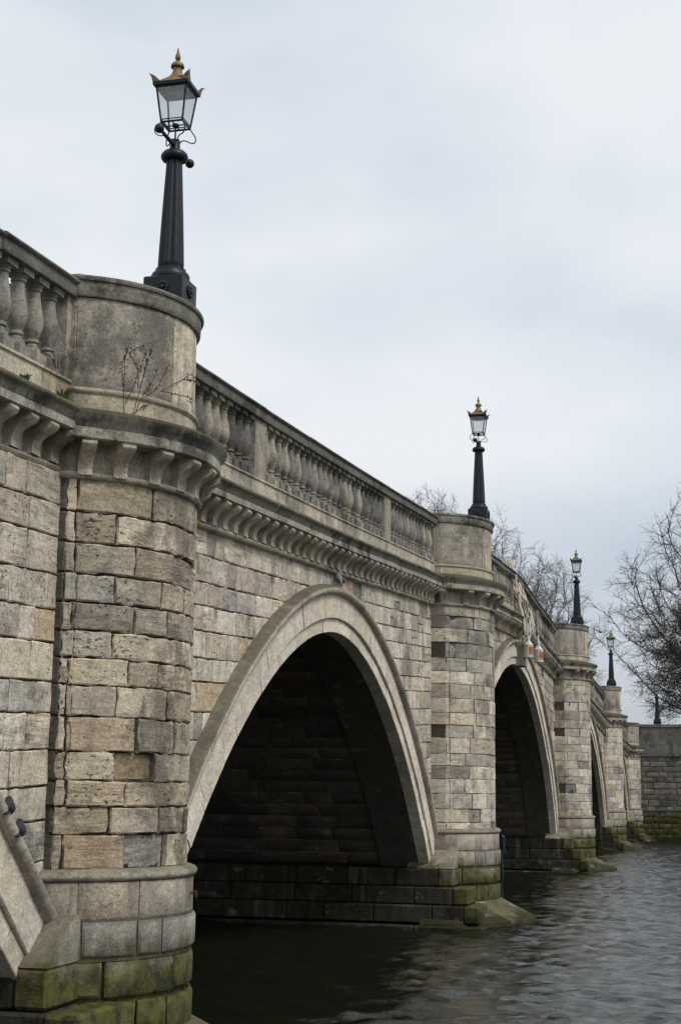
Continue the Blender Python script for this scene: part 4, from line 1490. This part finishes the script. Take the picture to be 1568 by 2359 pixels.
def grow_tree(seed, height, spread, lv_children, trunk_h, twig, droop=0.0, upw=0.25, lean=(0, 0), fork=0.75, env=None):
    r = random.Random(seed)
    segs = []       # p0, p1, r0, r1, level

    def rv():
        return np.array([r.gauss(0, 1), r.gauss(0, 1), r.gauss(0, 1)])

    def branch(p, d, L, rad, lv):
        n = (7, 7, 5, 4, 3, 2)[min(lv, 5)]
        pts = [p]
        dd = d / np.linalg.norm(d)
        rads = [rad]
        for i in range(n):
            wig = (0.05, 0.20, 0.26, 0.30, 0.32, 0.3)[min(lv, 5)]
            dd = dd + rv() * wig
            dd[2] += (upw if lv < 3 else upw * 0.5 - droop) * (0.35 if lv else 0.2)
            dd /= np.linalg.norm(dd)
            q = pts[-1] + dd * L / n
            if env and lv > 1 and (q[0] / env[0]) ** 2 + (q[1] / env[0]) ** 2 + ((q[2] - env[1]) / env[2]) ** 2 > 1 and r.random() < 0.75: break
            r1 = rad * (1 - 0.72 * (i + 1) / n) if lv else rad * (1 - 0.62 * (i + 1) / n)
            segs.append((pts[-1], q, rads[-1], max(r1, twig * 0.6), lv))
            pts.append(q); rads.append(max(r1, twig * 0.6))
        n = len(pts) - 1
        if lv >= len(lv_children) or n < 1: return
        nc = lv_children[lv]
        for c in range(nc):
            f = r.uniform(0.30 if lv else trunk_h, 1.0) if c else 1.0
            i = min(n - 1, int(f * n))
            q = pts[i] + (pts[i + 1] - pts[i]) * (f * n - i) if i < n else pts[-1]
            base = pts[i + 1] - pts[i]
            base /= np.linalg.norm(base)
            s = rv()
            s -= base * s.dot(base)
            s /= np.linalg.norm(s)
            ang = r.uniform(0.45, 0.95) if lv else r.uniform(0.6, 1.15)
            if c == 0: ang *= 0.35
            nd = base * math.cos(ang) + s * math.sin(ang)
            if lv == 0: nd[2] = max(nd[2], 0.12)
            k = (spread if lv == 0 else 0.62)
            cl = (height * k if lv == 0 else L * k) * r.uniform(0.7, 1.15) * (1.0 - 0.35 * f if lv == 0 else 1 - 0.25 * f)
            branch(q, nd, cl, max(rads[i] * r.uniform(0.5, 0.7), twig), lv + 1)
    d0 = np.array([lean[0], lean[1], 1.0])
    branch(np.zeros(3), d0, height * fork, height * 0.022, 0)
    return segs


def segs_mesh(name, segs, mat, parent, sides=4):
    A = np.array([q[0] for q in segs]); B = np.array([q[1] for q in segs])
    r0, r1 = np.array([q[2] for q in segs]), np.array([q[3] for q in segs])
    t_ = B - A
    t_ /= np.linalg.norm(t_, axis=1)[:, None] + 1e-9
    ref = np.where(np.abs(t_[:, 2:3]) < 0.9, np.array([[0, 0, 1.0]]), np.array([[1.0, 0, 0]]))
    u = np.cross(t_, ref); u /= np.linalg.norm(u, axis=1)[:, None]
    w = np.cross(t_, u)
    V = []
    for P_, R_ in ((A - t_ * r0[:, None] * 0.3, r0), (B, r1)):
        for k in range(sides):
            a = 2 * math.pi * k / sides
            V.append(P_ + R_[:, None] * (math.cos(a) * u + math.sin(a) * w))
    V = np.stack(V, 1).reshape(-1, 3)
    n = len(segs)
    base = (np.arange(n) * 2 * sides)[:, None]
    F = []
    for k in range(sides):
        j = (k + 1) % sides
        F.append(base + np.array([[k, j, sides + j, sides + k]]))
    F = np.concatenate(F)
    me = bpy.data.meshes.new(name)
    me.vertices.add(len(V)); me.vertices.foreach_set('co', V.ravel())
    me.loops.add(F.size); me.loops.foreach_set('vertex_index', F.ravel())
    me.polygons.add(len(F)); me.polygons.foreach_set('loop_start', np.arange(len(F)) * 4)
    me.update(calc_edges=True); me.validate()
    me.materials.append(M[mat])
    o = bpy.data.objects.new(name, me)
    COL.objects.link(o)
    o.parent = parent
    return o


def make_tree(name, segs, mat, lab, loc, group, cut=2):
    root = empty(name, loc)
    tag(root, lab, 'tree', group)
    segs_mesh('trunk', [q for q in segs if q[4] < cut], mat, root, 6)
    segs_mesh('crown', [q for q in segs if q[4] >= cut], mat, root, 3)
    return root


def bare_tree(seed, trunk_h, cz, rx, rz, n_att=1300, step=0.42, leaf_r=0.011, twig_l=0.75, twig_r=0.008, low=-0.75, base_y=1.0):
    """winter tree: branches grow towards points scattered through the crown, then twigs are added"""
    g = np.random.default_rng(seed)
    q = g.normal(size=(n_att * 3, 3))
    q /= np.linalg.norm(q, axis=1)[:, None]
    q *= (g.random(len(q)) ** 0.42)[:, None]
    lump = 1 + 0.16 * np.sin(q[:, 0] * 5 + seed) * np.sin(q[:, 2] * 4 + seed * 2) + 0.12 * np.sin(q[:, 1] * 6 + seed)
    q *= lump[:, None]
    q = q[q[:, 2] > low][:n_att]
    att = q * np.array([rx, rx * base_y, rz]) + np.array([0, 0, cz])
    nodes = [np.array([0.0, 0.0, z]) for z in np.arange(0, trunk_h + 0.01, step)]
    par = [-1] + list(range(len(nodes) - 1))
    N_ = np.array(nodes)
    d = np.linalg.norm(att[:, None] - N_[None], axis=2)
    near, nd = d.argmin(1), d.min(1)
    alive = np.ones(len(att), bool)
    for it in range(160):
        act = alive & (nd < 60)
        if not act.any(): break
        dirs = {}
        v = att[act] - N_[near[act]]
        v /= np.linalg.norm(v, axis=1)[:, None] + 1e-9
        acc = np.zeros_like(N_); cnt = np.zeros(len(N_))
        np.add.at(acc, near[act], v); np.add.at(cnt, near[act], 1)
        ids = np.nonzero(cnt)[0]
        dv = acc[ids] / cnt[ids][:, None] + g.normal(0, 0.10, (len(ids), 3))
        dv /= np.linalg.norm(dv, axis=1)[:, None] + 1e-9
        new = N_[ids] + dv * step
        n0 = len(N_)
        N_ = np.concatenate([N_, new]); par += list(ids)
        d2 = np.linalg.norm(att[:, None] - new[None], axis=2)
        j = d2.argmin(1); m = d2[np.arange(len(att)), j]
        up_ = m < nd
        near[up_] = n0 + j[up_]; nd[up_] = m[up_]
        alive &= nd > step * 1.5
        if len(N_) > 14000: break
    par = np.array(par)
    P3 = 2.2
    acc = np.full(len(N_), 0.0)
    child = np.zeros(len(N_), int)
    for i in range(len(N_) - 1, 0, -1):
        if child[i] == 0: acc[i] += leaf_r ** P3
        acc[par[i]] += acc[i]; child[par[i]] += 1
    rad = acc ** (1 / P3)
    segs = []
    for _ in range(2):      # ease the kinks out of the limbs
        S_ = N_.copy()
        c1 = np.zeros_like(N_); cw = np.zeros(len(N_))
        big = np.zeros(len(N_), int) - 1
        for i in range(1, len(N_)):
            if big[par[i]] < 0 or rad[i] > rad[big[par[i]]]: big[par[i]] = i
        for i in range(1, len(N_)):
            if big[i] >= 0: S_[i] = 0.5 * N_[i] + 0.25 * (N_[par[i]] + N_[big[i]])
        N_ = S_
    for i in range(1, len(N_)):
        segs.append((N_[par[i]], N_[i], min(rad[par[i]], rad[i] * 1.5), rad[i], 0 if rad[i] > 0.055 else 3))
    for i in range(1, len(N_)):
        if rad[i] > 0.045: continue
        base = N_[i] - N_[par[i]]
        base /= np.linalg.norm(base) + 1e-9
        for _ in range(2 if child[i] else 5):
            dv = base * 1.0 + g.normal(0, 0.48, 3) + np.array([0, 0, 0.14])
            dv /= np.linalg.norm(dv)
            L = twig_l * g.uniform(0.5, 1.25)
            p0 = N_[i]
            r_ = min(rad[i] * 0.7, twig_r * 1.5)
            for k in range(3):
                p1 = p0 + dv * L / 3
                segs.append((p0, p1, r_, max(r_ * 0.75, twig_r * 0.6), 4))
                if k < 2:
                    sv = dv + g.normal(0, 0.5, 3)
                    sv /= np.linalg.norm(sv)
                    segs.append((p1, p1 + sv * L * 0.42, r_ * 0.7, twig_r * 0.5, 5))
                p0, r_ = p1, max(r_ * 0.75, twig_r * 0.6)
                dv = dv + g.normal(0, 0.13, 3)
                dv /= np.linalg.norm(dv)
    return segs


far_g = 'bare trees beyond the parapet'
specs = [((-14.8, 118, 5.8), 41, 5.0, 12.6, 6.0, 7.6, 'bare tree behind the parapet, right of the second lamp post'),
         ((-20.2, 122, 5.8), 42, 6.0, 16.0, 5.2, 8.2, 'bare tree whose top shows left of the second lamp post'),
         ((-10.2, 112, 5.8), 43, 4.0, 9.6, 5.8, 6.6, 'wide bare tree behind the hanging amber lanterns'),
         ((-7.2, 104, 5.8), 44, 2.5, 5.8, 3.4, 4.4, 'lower bare tree just behind the third lamp post')]
for loc, sd, th, cz, rx, rz, lab in specs:
    make_tree('bare_tree', bare_tree(sd, th, cz, rx, rz, 2700, 0.40, 0.013, 0.95, 0.0105), 'bark_hazed', lab, loc, far_g)
make_tree('bare_tree', bare_tree(57, 3.2, 8.2, 8.7, 7.9, 3200, 0.40, 0.0165, 0.95, 0.0105, low=-0.85), 'bark', 'large bare spreading tree at the right edge above the river wall', (7.4, 86.0, 5.6), None)
# russet tree: dark branches with withered leaves still on
sg = grow_tree(33, 9.5, 0.56, [14, 8, 6, 4], 0.12, 0.012, droop=0.05, upw=0.1)
root = make_tree('russet_tree', sg, 'bark', 'dark tree with russet withered leaves behind the far lamp post', (5.0, 93, 5.0), None)
tips = [q for q in sg if q[4] >= 3]
lf = MB()
Vv, Ff = [], []
for q in tips:
    for _ in range(3):
        if random.random() < 0.35: continue
        c = q[1] + np.array([random.gauss(0, 0.22) for _ in range(3)])
        a, b_ = np.array([random.gauss(0, 1) for _ in range(3)]), np.array([random.gauss(0, 1) for _ in range(3)])
        a = a / np.linalg.norm(a) * 0.055; b_ = b_ / np.linalg.norm(b_) * 0.035
        n_ = len(Vv)
        Vv += [c - a, c + b_, c + a, c - b_]
        Ff.append((n_, n_ + 1, n_ + 2, n_ + 3))
lf.add(Vv, Ff)
lf.build('leaves', M['russet'], root, 0)
